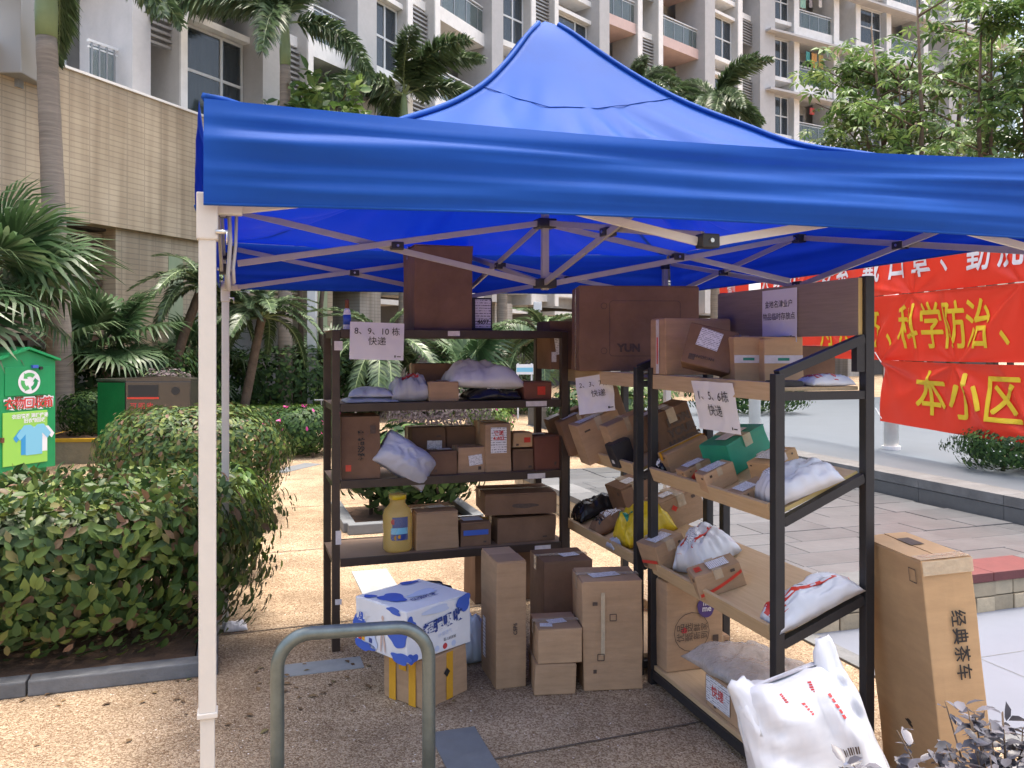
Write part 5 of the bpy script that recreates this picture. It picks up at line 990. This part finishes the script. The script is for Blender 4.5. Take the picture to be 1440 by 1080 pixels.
s10 = PX(1100, 590, 15.5); shrub('dark_bush', 'dark green bush behind the 1、5、6栋 notice', 'shrub', (s10.x - .6, s10.y, .425), (1.2, .6, .35), .2, 2200, .09, 'leaf_dark', 34, z0=.0, stems=3, power=2.4, lump=.3)
ng = empty('grey_leaved_shrub', (1.29, 2.12, 0)); tag(ng, 'dusky grey-leaved twiggy shrub in front of the tall flat carton', 'shrub')
rg = random.Random(5); Pn = []; Nn_ = []
for k in range(60):
    a = rg.uniform(0, 6.28); q = rg.uniform(.05, .33); tx, ty, tz = math.cos(a) * q * 1.3 - .01, math.sin(a) * q * .7, rg.uniform(.56, .78) - q * .2 + .10 * math.cos(a) * q * 3
    pts = [Vector((math.cos(a) * .04, math.sin(a) * .04, 0)), Vector((tx * .45, ty * .45, tz * .55)), Vector((tx, ty, tz))]
    MB().tube([pts[0], (pts[0] + pts[1]) / 2, pts[1], (pts[1] + pts[2]) / 2, pts[2]], [.006, .005, .004, .003, .0015], 5).build('twig', M['bark'], ng, smooth=True)
    for j in range(34):
        f = rg.uniform(.45, 1.0); p = pts[1].lerp(pts[2], (f - .45) / .55) if f > .45 else pts[0].lerp(pts[1], f); Pn.append(p + Vector((rg.gauss(0, .012), rg.gauss(0, .012), rg.gauss(0, .012)))); Nn_.append((0, -.1, 1))
o = link('foliage', leaf_mesh('foliage', np.array([tuple(p) for p in Pn]), np.array(Nn_, dtype=float), .05, M['leaf_near'], 31, tilt=.4), ng); o['kind'] = 'stuff'
gl = np.random.default_rng(77); k_ = 130
LP = np.array([tuple(uv(HP, a_, b_, .006)) for a_, b_ in zip(gl.uniform(-3.0, 1.2, k_), np.abs(gl.normal(0, .35, k_)) * -1 + .02)])
lo = link('leaf_litter', leaf_mesh('leaf_litter', LP, np.tile([0., 0., 3.], (k_, 1)), .04, mat('dry leaf', (.16, .09, .04), .8, island=gr((0, (.09, .05, .025)), (.6, (.20, .12, .05)), (1, (.12, .14, .04)))), 78, tilt=.25)); lo['kind'] = 'stuff'; tag(lo, 'dry fallen leaves scattered on the path beside the kerb', 'leaf litter')
# low hedge lines at the far side of the path
for (x0, x1, d_, h_, m_, lab, sd_) in ((270, 460, 17.5, .42, 'leaf_lime', 'low fresh green hedge strip behind the litter bin and azalea', 41), (340, 470, 22, .62, 'leaf_dark', 'long dark hedge below the ground floor windows', 42), (500, 770, 21, .5, 'leaf_lime', 'low lime hedge strip seen under the second shelf', 43), (770, 960, 18, .5, 'leaf_dark', 'low dark hedge behind the middle display rack', 44)):
    w_ = (x1 - x0) / F * d_ / 2; c_ = ((x0 + x1) / 2 - 720) / F * d_
    shrub('low_hedge', lab, 'hedge', (c_, d_, 0), (w_, .6, h_ / 2), .12, 3600, .10, m_, sd_, z0=.02, stems=2, power=6, lump=.08)
shrub('tall_hedge', 'tall dark hedge mass against the podium wall behind the bins', 'hedge', (-7.5, 14.5, 0), (2.2, .7, .85), .55, 5200, .14, 'leaf_dark', 45, z0=.0, stems=3, power=4, lump=.2)
shrub('tall_hedge', 'tall dark hedge mass below the curved trunk date palms', 'hedge', (-5.0, 19.5, 0), (2.4, .7, .85), .35, 5000, .14, 'leaf_dark', 46, z0=.0, stems=3, power=4, lump=.2)
shrub('purple_shrub', 'purple grey bush at the foot of the ringed palm trunk', 'shrub', (-5.9, 14.0, 0), (.7, .6, .62), .1, 2600, .07, 'leaf_purple', 47, z0=.1, stems=3, power=2.4, lump=.25)

# ---------------------------------------------------------------- palms
def frond_mesh(seed, L=2.4, leaflet=.46, plumose=True, droop=1.0, n=110):
    g = random.Random(seed); V = []; Fc = []
    def rach(t): return Vector((0, L * (t - .12 * droop * t * t), L * (.42 * t - .72 * droop * t * t)))
    for i in range(n):
        t = .10 + .9 * i / n; p = rach(t); d = (rach(min(1, t + .02)) - rach(t - .02)).normalized(); side = Vector((1, 0, 0)); up = side.cross(d)
        l = leaflet * (1.0 - .65 * abs(t - .42) ** 1.4) * (1 - .55 * max(0, t - .7) / .3)
        for sx in (-1, 1):
            for q in range(2 if plumose else 1):
                a = (g.uniform(-70, 75) if plumose else g.uniform(5, 30)); out = side * sx * math.cos(R(a)) + up * math.sin(R(a)); dr = (out * .85 + d * g.uniform(.45, .75)).normalized()
                ll = l * g.uniform(.8, 1.1); w = d.cross(dr).normalized().cross(dr) * .020 * (1 if plumose else .8); m1 = p + dr * ll * .55 + Vector((0, 0, -.03 * ll)); e = p + dr * ll * .98 + Vector((0, 0, -.28 * ll))
                b = len(V); V += [p - w * .5, p + w * .5, m1 + w * 1.2, m1 - w * 1.2, e]; Fc += [(b, b + 1, b + 2), (b, b + 2, b + 3), (b + 3, b + 2, b + 4)]
    me = np_mesh('frond', np.array([tuple(v_) for v_ in V]), np.array(Fc), M['leaf_palm'])
    mb = MB(); mb.tube([rach(k / 10) for k in range(11)], [.028 * (1 - .085 * k) for k in range(11)], 5); rm_ = mb.mesh('rachis', M['bark_green'], True)
    return me, rm_
FRONDS = [frond_mesh(k) for k in (1, 2, 3)]; FR_DATE = [frond_mesh(k, 1.5, .26, False, 1.15, 60) for k in (5, 6)]
def palm(label, loc, h, r0, r1, nf, seed, scale=1.0, shaft=.9, lean=(0, 0), fr=None, up=(20, 75), group=None, az=None, curve=0):
    t = empty('palm_tree', loc); tag(t, label, 'palm', group); g = random.Random(seed)
    def c(f): return Vector((lean[0] * f + curve * math.sin(f * math.pi) * .5, lean[1] * f, h * f))
    K = 26; MB().tube([c(k / K) for k in range(K + 1)], [(r0 + (r1 - r0) * (k / K)) * (1 + .02 * ((k % 2) * 2 - 1)) for k in range(K + 1)], 14).build('trunk', M['bark_palm'] if shaft else M['bark'], t, smooth=True)
    top = c(1)
    if shaft: MB().tube([top, top + Vector((0, 0, shaft * .3)), top + Vector((0, 0, shaft * .8)), top + Vector((0, 0, shaft))], [r1 * 1.02, r1 * 1.1, r1 * .8, r1 * .45], 14).build('crownshaft', M['bark_green'], t, smooth=True)
    top = top + Vector((0, 0, shaft * .92 if shaft else 0))
    for k in range(nf):
        me, rm_ = (fr or FRONDS)[k % len(fr or FRONDS)]
        a = (az[k] if az else 360 * k / nf + g.uniform(-18, 18)); el = g.uniform(*up) - 22
        mw = Matrix.Translation(top) @ Matrix.Rotation(R(a), 4, 'Z') @ Matrix.Rotation(R(el), 4, 'X') @ Matrix.Rotation(R(g.uniform(-15, 15)), 4, 'Y') @ Matrix.Scale(scale * g.uniform(.9, 1.1), 4)
        f = link('frond', me, t, mw=mw); link('rachis', rm_, f)
    return t
def ground_at(px, d): return ((px - 720) / F * d, d, 0)
palm('stout ringed palm trunk rising beside the green bin', ground_at(90, 13.2), 6.6, .20, .155, 8, 1, 1.0, 1.5, lean=(-.28, 0), up=(5, 50), az=[255, 292, 330, 20, 75, 120, 170, 215])
palm('tall plumed palm with broadleaf tree behind it, above the tent corner', ground_at(401, 19.5), 8.3, .18, .12, 9, 2, 1.2, 1.1, up=(5, 76))
palm('plumed palm rising behind the tent roof slope near the wide grey pier', ground_at(568, 24.5), 8.1, .18, .12, 10, 13, 1.2, 1.1, up=(5, 76))
palm('slender palm trunk seen behind the small labelled box on the brown rack', ground_at(706, 26), 5.6, .19, .15, 11, 4, 1.1, .9, up=(5, 70))
palm('feathery palm showing over the tent roof in front of the louvred bay', ground_at(1006, 31), 9.9, .2, .15, 13, 5, 1.05, .8, up=(10, 80))
palm('palm showing low over the roof ridge before the pink balconies', ground_at(893, 33), 11.2, .2, .15, 11, 6, .95, .8, up=(5, 70))
palm('small date palm with curved dark trunk behind the litter bin', ground_at(232, 16.8), 2.9, .10, .09, 22, 7, 1.0, 0, lean=(.75, 0), fr=FR_DATE, up=(-10, 80), curve=-.25)
palm('small date palm with pale leaning trunk beside the rear tent leg', ground_at(338, 17.5), 2.3, .10, .09, 20, 8, 1.0, 0, lean=(.45, 0), fr=FR_DATE, up=(-10, 75))
palm('small date palm with arching fronds behind the 8、9、10 notice', ground_at(540, 20), 1.7, .13, .11, 22, 9, 1.35, 0, fr=FR_DATE, up=(0, 85))
palm('small date palm behind the very large dark carton', ground_at(765, 21), 1.9, .12, .1, 18, 10, 1.1, 0, fr=FR_DATE, up=(-5, 80))
def fan_mesh(seed, n=34, L=.62):
    g = random.Random(seed); V = []; Fc = []
    for i in range(n):
        a = R(-140 + 280 * i / (n - 1)); d = Vector((math.sin(a), math.cos(a), 0)); s = Vector((d.y, -d.x, 0)); l = L * g.uniform(.88, 1.05)
        w = .030; b = len(V); fold = .012 * (1 if i % 2 else -1)
        V += [Vector((0, 0, 0)), d * l * .45 + s * w + Vector((0, 0, fold)), d * l * .45 - s * w + Vector((0, 0, fold)), d * l * .75 + s * w * .6 + Vector((0, 0, -.03)), d * l * .75 - s * w * .6 + Vector((0, 0, -.03)), d * l + Vector((0, 0, -.16 * g.uniform(.6, 1.5)))]
        Fc += [(b, b + 1, b + 2), (b + 1, b + 3, b + 2), (b + 2, b + 3, b + 4), (b + 3, b + 5, b + 4)]
    return np_mesh('fan_leaf', np.array([tuple(v_) for v_ in V]), np.array(Fc), M['leaf_fan'])
FANS = [fan_mesh(k) for k in (1, 2, 3)]
def fan_palm(label, loc, h, n, seed, scale=1.0, reach=1.0):
    t = empty('fan_palm', loc); tag(t, label, 'palm'); g = random.Random(seed)
    MB().tube([(0, 0, 0), (.02, 0, h * .5), (0, 0, h)], [.11, .10, .08], 10).build('trunk', M['bark'], t, smooth=True)
    for k in range(n):
        a = 2.4 * k + g.uniform(-.3, .3); el = R(g.uniform(-12, 75)); l = reach * g.uniform(.65, 1.05); d = Vector((math.cos(a) * math.cos(el), math.sin(a) * math.cos(el), math.sin(el))); base = Vector((0, 0, h * g.uniform(.85, 1.0)))
        tip = base + d * l + Vector((0, 0, -.12 * l)); st = MB().tube([base, base + d * l * .5 + Vector((0, 0, .02)), tip], [.014, .011, .009], 5).build('petiole', M['bark_green'], t, smooth=True)
        q = (d + Vector((0, 0, -.35))).to_track_quat('Y', 'Z').to_matrix().to_4x4()
        link('fan_leaf', FANS[k % 3], st, mw=Matrix.Translation(tip) @ q @ Matrix.Rotation(R(g.uniform(-25, 25)), 4, 'Y') @ Matrix.Scale(scale * g.uniform(.85, 1.15), 4))
fan_palm('large fan palm drooping over the green clothing bin', ground_at(-25, 11.2), 2.55, 26, 1, 1.55, 1.15)
fan_palm('fan palm beside the ringed trunk above the planter', ground_at(150, 14.5), 1.7, 20, 2, 1.25, .9)
fan_palm('fan palm with spiky leaves seen under the top board of the brown rack', ground_at(655, 21), 1.0, 22, 3, 1.45, 1.0)
fan_palm('fan palm in shade behind the 8、9、10 notice', ground_at(470, 22), 1.1, 16, 4, 1.35, 1.0)
fan_palm('low fan palm near the beige pillar', ground_at(735, 23), 1.2, 16, 5, 1.3, 1.0)
fan_palm('fan palm below the tile wall beside the small date palm', ground_at(275, 18.5), 1.5, 16, 6, 1.3, .9)

# ---------------------------------------------------------------- broadleaf trees
PAL_V = []; PAL_F = []
for i in range(8):                                           # a drooping whorl of leaflets
    a = 2 * math.pi * i / 8; d = Vector((math.cos(a), math.sin(a), 0)); s = Vector((-d.y, d.x, 0)); b = len(PAL_V)
    PAL_V += [d * .12, d * .55 + s * .15 + Vector((0, 0, -.02)), d * .55 - s * .15 + Vector((0, 0, -.02)), d * 1.0 + Vector((0, 0, -.34))]; PAL_F += [(b, b + 1, b + 2), (b + 1, b + 3, b + 2)]
PAL_V = np.array([tuple(v_) for v_ in PAL_V]); PAL_F = np.array(PAL_F)
def tree(label, loc, stems, h, spread, nclus, leaf, m, seed, zlo=.25, whorl=True, group=None):
    t = empty('tree', loc); tag(t, label, 'tree', group); g = random.Random(seed); ends = []
    for k in range(stems):
        a = g.uniform(0, 6.28); q = g.uniform(.2, 1) * spread * .5; x0, y0 = math.cos(a) * q * .5, math.sin(a) * q * .5; hh = h * g.uniform(.8, 1.02)
        pts = [Vector((x0, y0, 0)), Vector((x0 * 1.2 + g.uniform(-.1, .1), y0 * 1.2, hh * .35)), Vector((x0 * 1.5 + g.uniform(-.2, .2), y0 * 1.5, hh * .7)), Vector((x0 * 1.9, y0 * 1.9, hh))]
        r_ = .07 * (h / 8); MB().tube(pts, [r_, r_ * .8, r_ * .55, r_ * .2], 7).build('trunk', M['bark'], t, smooth=True)
        for j in range(11):
            f = g.uniform(zlo, 1.0); i = min(2, int(f * 3)); p = pts[i].lerp(pts[i + 1], f * 3 - i); a2 = g.uniform(0, 6.28); l = spread * g.uniform(.25, .62) * (1.15 - .5 * f)
            e = p + Vector((math.cos(a2) * l, math.sin(a2) * l, l * g.uniform(.15, .6))); MB().tube([p, p.lerp(e, .5) + Vector((0, 0, .05)), e], [r_ * .32, r_ * .22, r_ * .1], 5).build('limb', M['bark'], t, smooth=True); ends += [(p.lerp(e, .55), e)] * 2 + [(p.lerp(e, .8), e)]
    gg = np.random.default_rng(seed); P = []
    for _ in range(nclus): a_, b_ = ends[g.randrange(len(ends))]; q = a_.lerp(b_, g.random() * 1.15); s_ = spread * .085; P.append((q.x + g.gauss(0, s_), q.y + g.gauss(0, s_), q.z + g.gauss(0, s_ * .8)))
    Nn = np.tile([0., 0., 1.], (nclus, 1)); o = link('crown', leaf_mesh('crown', np.array(P), Nn, leaf, M[m], seed, tilt=.38 if whorl else .8, **(dict(LV=PAL_V, LF=PAL_F) if whorl else {})), t); o['kind'] = 'stuff'
    return t
tree('tall light green tree with whorled leaves above the end of the tent roof', ground_at(1300, 24), 9, 11.8, 4.9, 900, .36, 'leaf_tree', 3, zlo=.45)
tree('leafy whorled tree standing apart against the sky above the tent valance', ground_at(1405, 19), 5, 9.4, 2.8, 420, .32, 'leaf_tree', 4, zlo=.5)
tree('dark broadleaf tree crown behind the tall plumed palm', ground_at(425, 20.8), 3, 8.6, 2.1, 1300, .34, 'leaf_tree', 6, zlo=.7, whorl=False)

# ---------------------------------------------------------------- lamp post, sign, hand rail
lp = empty('lamp_post', ground_at(439, 20)); tag(lp, 'slim pale grey square lamp post behind the dark hedge', 'lamp post')
MB().box(-.1, .1, -.1, .1, 0, 4.4).build('post', M['b_frame'], lp, bevel=.01); MB().box(-.13, .13, -.13, .13, 0, .12).build('base', M['b_frame'], lp); MB().box(-.16, .16, -.16, .16, 4.4, 4.75).build('lantern', M['poly_white'], lp, bevel=.02)
lp = empty('lamp_post', ground_at(756, 24)); tag(lp, 'slim white post beside the beige pillar behind the brown rack', 'lamp post')
MB().box(-.08, .08, -.08, .08, 0, 2.75).build('post', M['b_frame'], lp, bevel=.01); MB().box(-.12, .12, -.12, .12, 2.75, 3.0).build('lantern', M['poly_white'], lp, bevel=.02)
sg = empty('sign_board', ground_at(738, 19.5)); tag(sg, 'small white and blue sign board above the lime hedge', 'sign')
for x in (-.16, .16): MB().box(x - .02, x + .02, -.02, .02, 0, 1.3).build('leg', M['b_frame'], sg)
MB().box(-.2, .2, -.035, -.021, 1.04, 1.28).build('panel', M['card_white'], sg); MB().box(-.19, .19, -.038, -.0355, 1.10, 1.2).build('printed_band', M['shirt_b'], sg)
hr = empty('hand_rail', ground_at(500, 18.6), .2); tag(hr, 'low metal hand rail in front of dark steps behind the second shelf', 'railing')
for x in (-.75, 0, .75): MB().tube([(x, 0, 0), (x, 0, .5)], .022, 8).build('post', M['rail'], hr)
for z in (.3, .5): MB().tube([(-.9, 0, z), (.9, 0, z)], .02, 8).build('bar', M['rail'], hr)
# ---------------------------------------------------------------- apartment building on its podium
bld = empty('apartment_building', (0, 0, 0)); tag(bld, 'cream and grey apartment block with white fins, louvred bays and balconies', 'building')
pod = empty('podium_building', (0, 0, 0)); tag(pod, 'beige tiled podium with a dark recessed ground floor and tiled pillars', 'building')
SEG = []                                                     # plan of the concave front: (start, ratio dx/dy, last column seen on it)
_p = Vector((-8.9, 17.6, 0))
for rat, endpx in ((.557, 675), (.9, 841), (1.1, 1057), (1.76, 1425)):
    k_ = (endpx - 720) / F; Y = (_p.x - rat * _p.y) / (k_ - rat); q_ = Vector((k_ * Y, Y, 0)); SEG.append((_p, q_)); _p = q_
Z0, FH, NFL = 7.04, 3.2, 6
CACHE = {}
def shared(key, fn):
    if key not in CACHE: CACHE[key] = fn()
    return CACHE[key]
def wmesh(w, h):
    m = MB(); t = .07
    m.box(-w / 2, w / 2, -.04, .04, 0, t).box(-w / 2, w / 2, -.04, .04, h - t, h).box(-w / 2, -w / 2 + t, -.04, .04, t, h - t).box(w / 2 - t, w / 2, -.04, .04, t, h - t)
    m.box(-.035 + w * .16, .035 + w * .16, -.04, .04, t, h - t).box(-w / 2 + t, w / 2 - t, -.035, .035, h * .48, h * .48 + t); return m.mesh('window', M['b_frame'])
def place(name, me, parent, base, ang, x, y, z): return link(name, me, parent, mw=Matrix.Translation(base) @ Matrix.Rotation(ang, 4, 'Z') @ Matrix.Translation((x, y, z)))
wash = []
def bay(kind, base, ang, x, w, pink, ledge):
    zt = Z0 + FH * NFL; e = bld; c = x + w / 2
    if kind == 'pier': place('pier', MB().box(-w / 2, w / 2, -.62, 1.2, 0, zt - 3.4).mesh('pier', M['b_pier']), e, base, ang, c, 0, 3.4); return
    if kind == 'fin':
        f_ = place('fin', MB().box(-w / 2, w / 2, -.30, 1.2, 0, zt - 3.4).mesh('fin', M['b_grey']), e, base, ang, c, 0, 3.4)
        link('fin_edge', MB().box(-w / 2 - .004, w / 2 + .004, -.36, -.302, 0, zt - 3.4).mesh('fin_edge', M['b_white']), f_); return
    depth = {'window': .7, 'balcony': 1.7, 'louvre': 1.1}[kind]
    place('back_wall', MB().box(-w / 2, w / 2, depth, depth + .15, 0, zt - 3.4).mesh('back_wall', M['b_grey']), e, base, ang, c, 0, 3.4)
    B1 = lambda nm, m, y0, y1, z0_, z1_, z: place(nm, shared((nm, m, round(w, 2), y0, z0_), lambda: MB().box(-w / 2 - .002, w / 2 + .002, y0, y1, z0_, z1_).mesh(nm, M[m])), e, base, ang, c, 0, z)
    for f in range(-1, NFL):
        z = Z0 + f * FH
        if kind == 'window':                                  # sill band, open box for the air conditioner, lower band
            B1('sill_band', 'b_white', -.16, .68, -.02, .20, z); B1('lower_band', 'b_white', -.16, .68, -.80, -.64, z)
            wi = place('window', shared(('win', round(w, 2)), lambda: wmesh(w - .04, 2.17)), e, base, ang, c, .10, z + .21)
            link('pane', shared(('pane', round(w, 2)), lambda: MB().box(-w / 2 + .05, w / 2 - .05, -.012, .0, .05, 2.1).mesh('pane', M['glass'])), wi)
            link('curtain', shared(('cur', round(w, 2)), lambda: MB().grid(lambda a, b: (-w / 2 + .06 + (w - .12) * a, .12 + .03 * math.sin(a * 44), .06 + 2.0 * b), 60, 1).mesh('curtain', M['curtain'], True)), wi)
        elif kind == 'balcony':
            sl = B1('balcony_slab', pink, -.22, 1.69, -.42, .06, z)
            link('glass_rail', shared(('gr', round(w, 2)), lambda: MB().box(-w / 2 + .05, w / 2 - .05, -.13, -.115, .10, 1.0).mesh('glass_rail', M['glass_bal'])), sl)
            link('hand_rail', shared(('hr', round(w, 2)), lambda: MB().box(-w / 2, w / 2, -.16, -.09, 1.05, 1.10).box(-w / 2, w / 2, -.14, -.11, .93, .96).mesh('hand_rail', M['b_frame'])), sl)
            for q in range(4): link('baluster', shared('balu', lambda: MB().box(-.018, .018, -.145, -.105, .06, 1.05).mesh('baluster', M['rail'])), sl, loc=(-w / 2 + w * (q + .5) / 4, -.0, 0))
            wi = place('balcony_door', shared(('bd', round(w, 2)), lambda: wmesh(w * .82, 2.2)), e, base, ang, c, 1.62, z + .07)
            link('pane', shared(('bp', round(w, 2)), lambda: MB().box(-w * .4, w * .4, .05, .06, .05, 2.15).mesh('pane', M['curtain'])), wi)
            wash.append((Matrix.Translation(base) @ Matrix.Rotation(ang, 4, 'Z') @ Matrix.Translation((c, .25, z + 1.1)), w, f))
        else:
            B1('floor_slab', 'b_white', .05, 1.09, -.25, .04, z)
            if not ledge: place('louvre', shared(('lv', round(w, 2)), lambda: (lambda m: [m.box(-w / 2, w / 2, -.05, .07, 1.55 + k * .15, 1.61 + k * .15) for k in range(9)] and m)(MB()).mesh('louvre', M['b_louvre'])), e, base, ang, c, 0, z)
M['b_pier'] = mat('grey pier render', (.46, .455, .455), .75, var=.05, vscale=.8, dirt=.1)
PLAN = [[('balcony', 118, 160), ('pier', 160, 186), ('louvre', 186, 240), ('fin', 240, 249), ('window', 249, 345), ('pier', 345, 376), ('louvre', 376, 420), ('fin', 420, 427), ('balcony', 427, 480), ('pier', 480, 507), ('window', 507, 561), ('fin', 561, 568), ('louvre', 568, 600), ('fin', 600, 607), ('balcony', 607, 675)],
        [('pier', 675, 691), ('window', 691, 738), ('fin', 738, 744), ('louvre', 744, 771), ('fin', 771, 776), ('window', 776, 827), ('pier', 827, 841)],
        [('balcony', 841, 889), ('fin', 889, 895), ('louvre', 895, 918), ('fin', 918, 924), ('balcony', 924, 977), ('pier', 977, 991), ('window', 991, 1030), ('fin', 1030, 1036), ('louvre', 1036, 1057)],
        [('pier', 1057, 1078), ('window', 1078, 1110), ('fin', 1110, 1117), ('balcony', 1117, 1166), ('fin', 1166, 1173), ('louvre', 1173, 1197), ('fin', 1197, 1203), ('window', 1203, 1240), ('fin', 1240, 1246), ('balcony', 1246, 1292), ('fin', 1292, 1298), ('louvre', 1298, 1322), ('pier', 1322, 1342), ('window', 1342, 1378), ('fin', 1378, 1384), ('balcony', 1384, 1425)]]
for si, (a, b) in enumerate(SEG):
    d = b - a; ang = math.atan2(d.y, d.x); dn = d.normalized()
    def spx(px): k = (px - 720) / F; return (k * a.y - a.x) / (dn.x - k * dn.y)
    for kind, p0, p1 in PLAN[si]:
        x0, x1 = spx(p0), spx(p1); bay(kind, a, ang, x0, x1 - x0, 'b_pink' if si == 2 else 'b_white', si == 3)
    if si == 3:
        for f in range(NFL): MB().box(.4, d.length, -1.0, -.63, FH * f - .95, FH * f - .83).box(.4, d.length, -.64, -.361, FH * f - .95, FH * f - .85).build('ledge', M['b_pier'], bld, mw=Matrix.Translation(a + Vector((0, 0, Z0))) @ Matrix.Rotation(ang, 4, 'Z'))
    MB().box(-.2, d.length, 1.9, 9, 0, Z0 + FH * NFL + .6).build('core', M['b_grey'], bld, mw=Matrix.Translation(a) @ Matrix.Rotation(ang, 4, 'Z'))
    MB().box(-.1, d.length, -.7, 9.1, Z0 + FH * NFL + .61, Z0 + FH * NFL + 1.0).build('roof_slab', M['b_white'], bld, mw=Matrix.Translation(a) @ Matrix.Rotation(ang, 4, 'Z'))
POLY = [s_[0] for s_ in SEG] + [SEG[-1][1]]
# washing on two balconies of the far wing
CC = (('pink', (.70, .22, .26), 4, -.36, .5, .5), ('mint', (.34, .60, .52), 4, -.16, .5, .75), ('striped grey', (.38, .36, .38), 4, .06, .3, .6), ('white', (.74, .73, .72), 4, .34, .32, .42), ('cream', (.62, .56, .44), 3, -.34, .45, .8), ('teal', (.10, .40, .40), 3, -.02, .3, .55), ('orange', (.62, .34, .12), 3, .16, .4, .85), ('ochre', (.55, .42, .14), 3, .36, .35, .8), ('red', (.55, .10, .10), 2, .1, .3, .4))
wsel = [q for q in wash if 1117 < 720 + F * q[0].translation.x / q[0].translation.y < 1170]
for nm, c_, fl, xo, ww, hh in CC:
    for (mw, w, f) in wsel:
        if f != fl: continue
        o = MB().grid(lambda a, b: ((a - .5) * ww, .04 * math.sin(a * 9 + fl), 1.0 - hh * b), 8, 1).build('hanging_cloth', mat(nm + ' cloth', c_, .8), None, True, mw=mw @ Matrix.Translation((w * xo, 0, .1)))
        tag(o, '%s cloth hung to dry on a balcony of the far wing' % nm, 'laundry', 'washing on the far balconies')
# podium
PD = Vector((.38, .92, 0)).normalized(); PA = Vector((-8.74, 14.9, 0)) - PD * 9; pang = math.atan2(PD.y, PD.x)
PM = Matrix.Translation(PA) @ Matrix.Rotation(pang, 4, 'Z')
def pp(name, m, x0, x1, y0, y1, z0_, z1_, parent=pod, bevel=0): return MB().box(x0, x1, y0, y1, z0_, z1_).build(name, M[m], parent, mw=PM, bevel=bevel)
PL = 19.6
pp('upper_wall', 'tile_wall', 0, PL, 0, .4, 4.1, 6.94); pp('coping', 'b_white', 0, PL, -.04, .44, 6.94, 6.99)
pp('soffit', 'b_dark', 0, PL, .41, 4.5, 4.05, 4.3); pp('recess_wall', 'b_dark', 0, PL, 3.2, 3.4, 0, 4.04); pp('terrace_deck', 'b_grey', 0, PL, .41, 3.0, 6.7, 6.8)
for (x0, x1) in ((.0, 3.0), (11.1, 14.2), (17.6, 18.7)):
    pp('pillar', 'tile_wall', x0, x1, .15, 1.0, 0, 4.098)
for k in range(16): pp('louvre_slat', 'tile_wall' if k % 2 else 'b_brown', 8.2, 11.09, .5, .58, 1.8 + k * .14, 1.89 + k * .14)
for k in range(9): pp('louvre_slat', 'tile_wall', 14.21, 17.59, .5, .58, 3.0 + k * .14, 3.06 + k * .14)
M['mural'] = mat('pale green mural', (.38, .42, .28), .7, col2=(.22, .32, .18), vscale=1.6, stretch=(1, 1, .35))
for x in (12.5, 18.0): pp('mural_panel', 'mural', x, x + .42, .135, .148, .4, 3.7)
# facade return behind the podium, ground floor of the far wing
for (a, b) in ((POLY[0] + (POLY[1] - POLY[0]) * .5, POLY[1]), (POLY[1], POLY[2]), (POLY[2], POLY[3]), (POLY[3], POLY[4])):
    d = b - a; Q = Matrix.Translation(a) @ Matrix.Rotation(math.atan2(d.y, d.x), 4, 'Z')
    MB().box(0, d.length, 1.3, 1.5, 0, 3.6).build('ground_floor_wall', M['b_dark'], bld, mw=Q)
    for k in range(int(d.length / 7)): MB().box(k * 7 + .5, k * 7 + 1.5, -.3, 1.0, 0, 3.39).build('ground_pillar', M['tile_grey'], bld, mw=Q)
# grey service box on the near corner of the block
sx_ = empty('air_conditioner_box', PX(8, 105, 14.5)); tag(sx_, 'grey metal box fixed above the podium wall corner', 'box')
MB().box(-.35, .33, -.1, .9, 0, 2.2).build('casing', M['b_louvre'], sx_, bevel=.02); MB().box(-.37, .35, -.12, .92, 2.2, 2.26).build('cover', M['b_white'], sx_); MB().box(-.2, .1, .2, .5, -.14, 0).build('bracket', M['rail'], sx_)
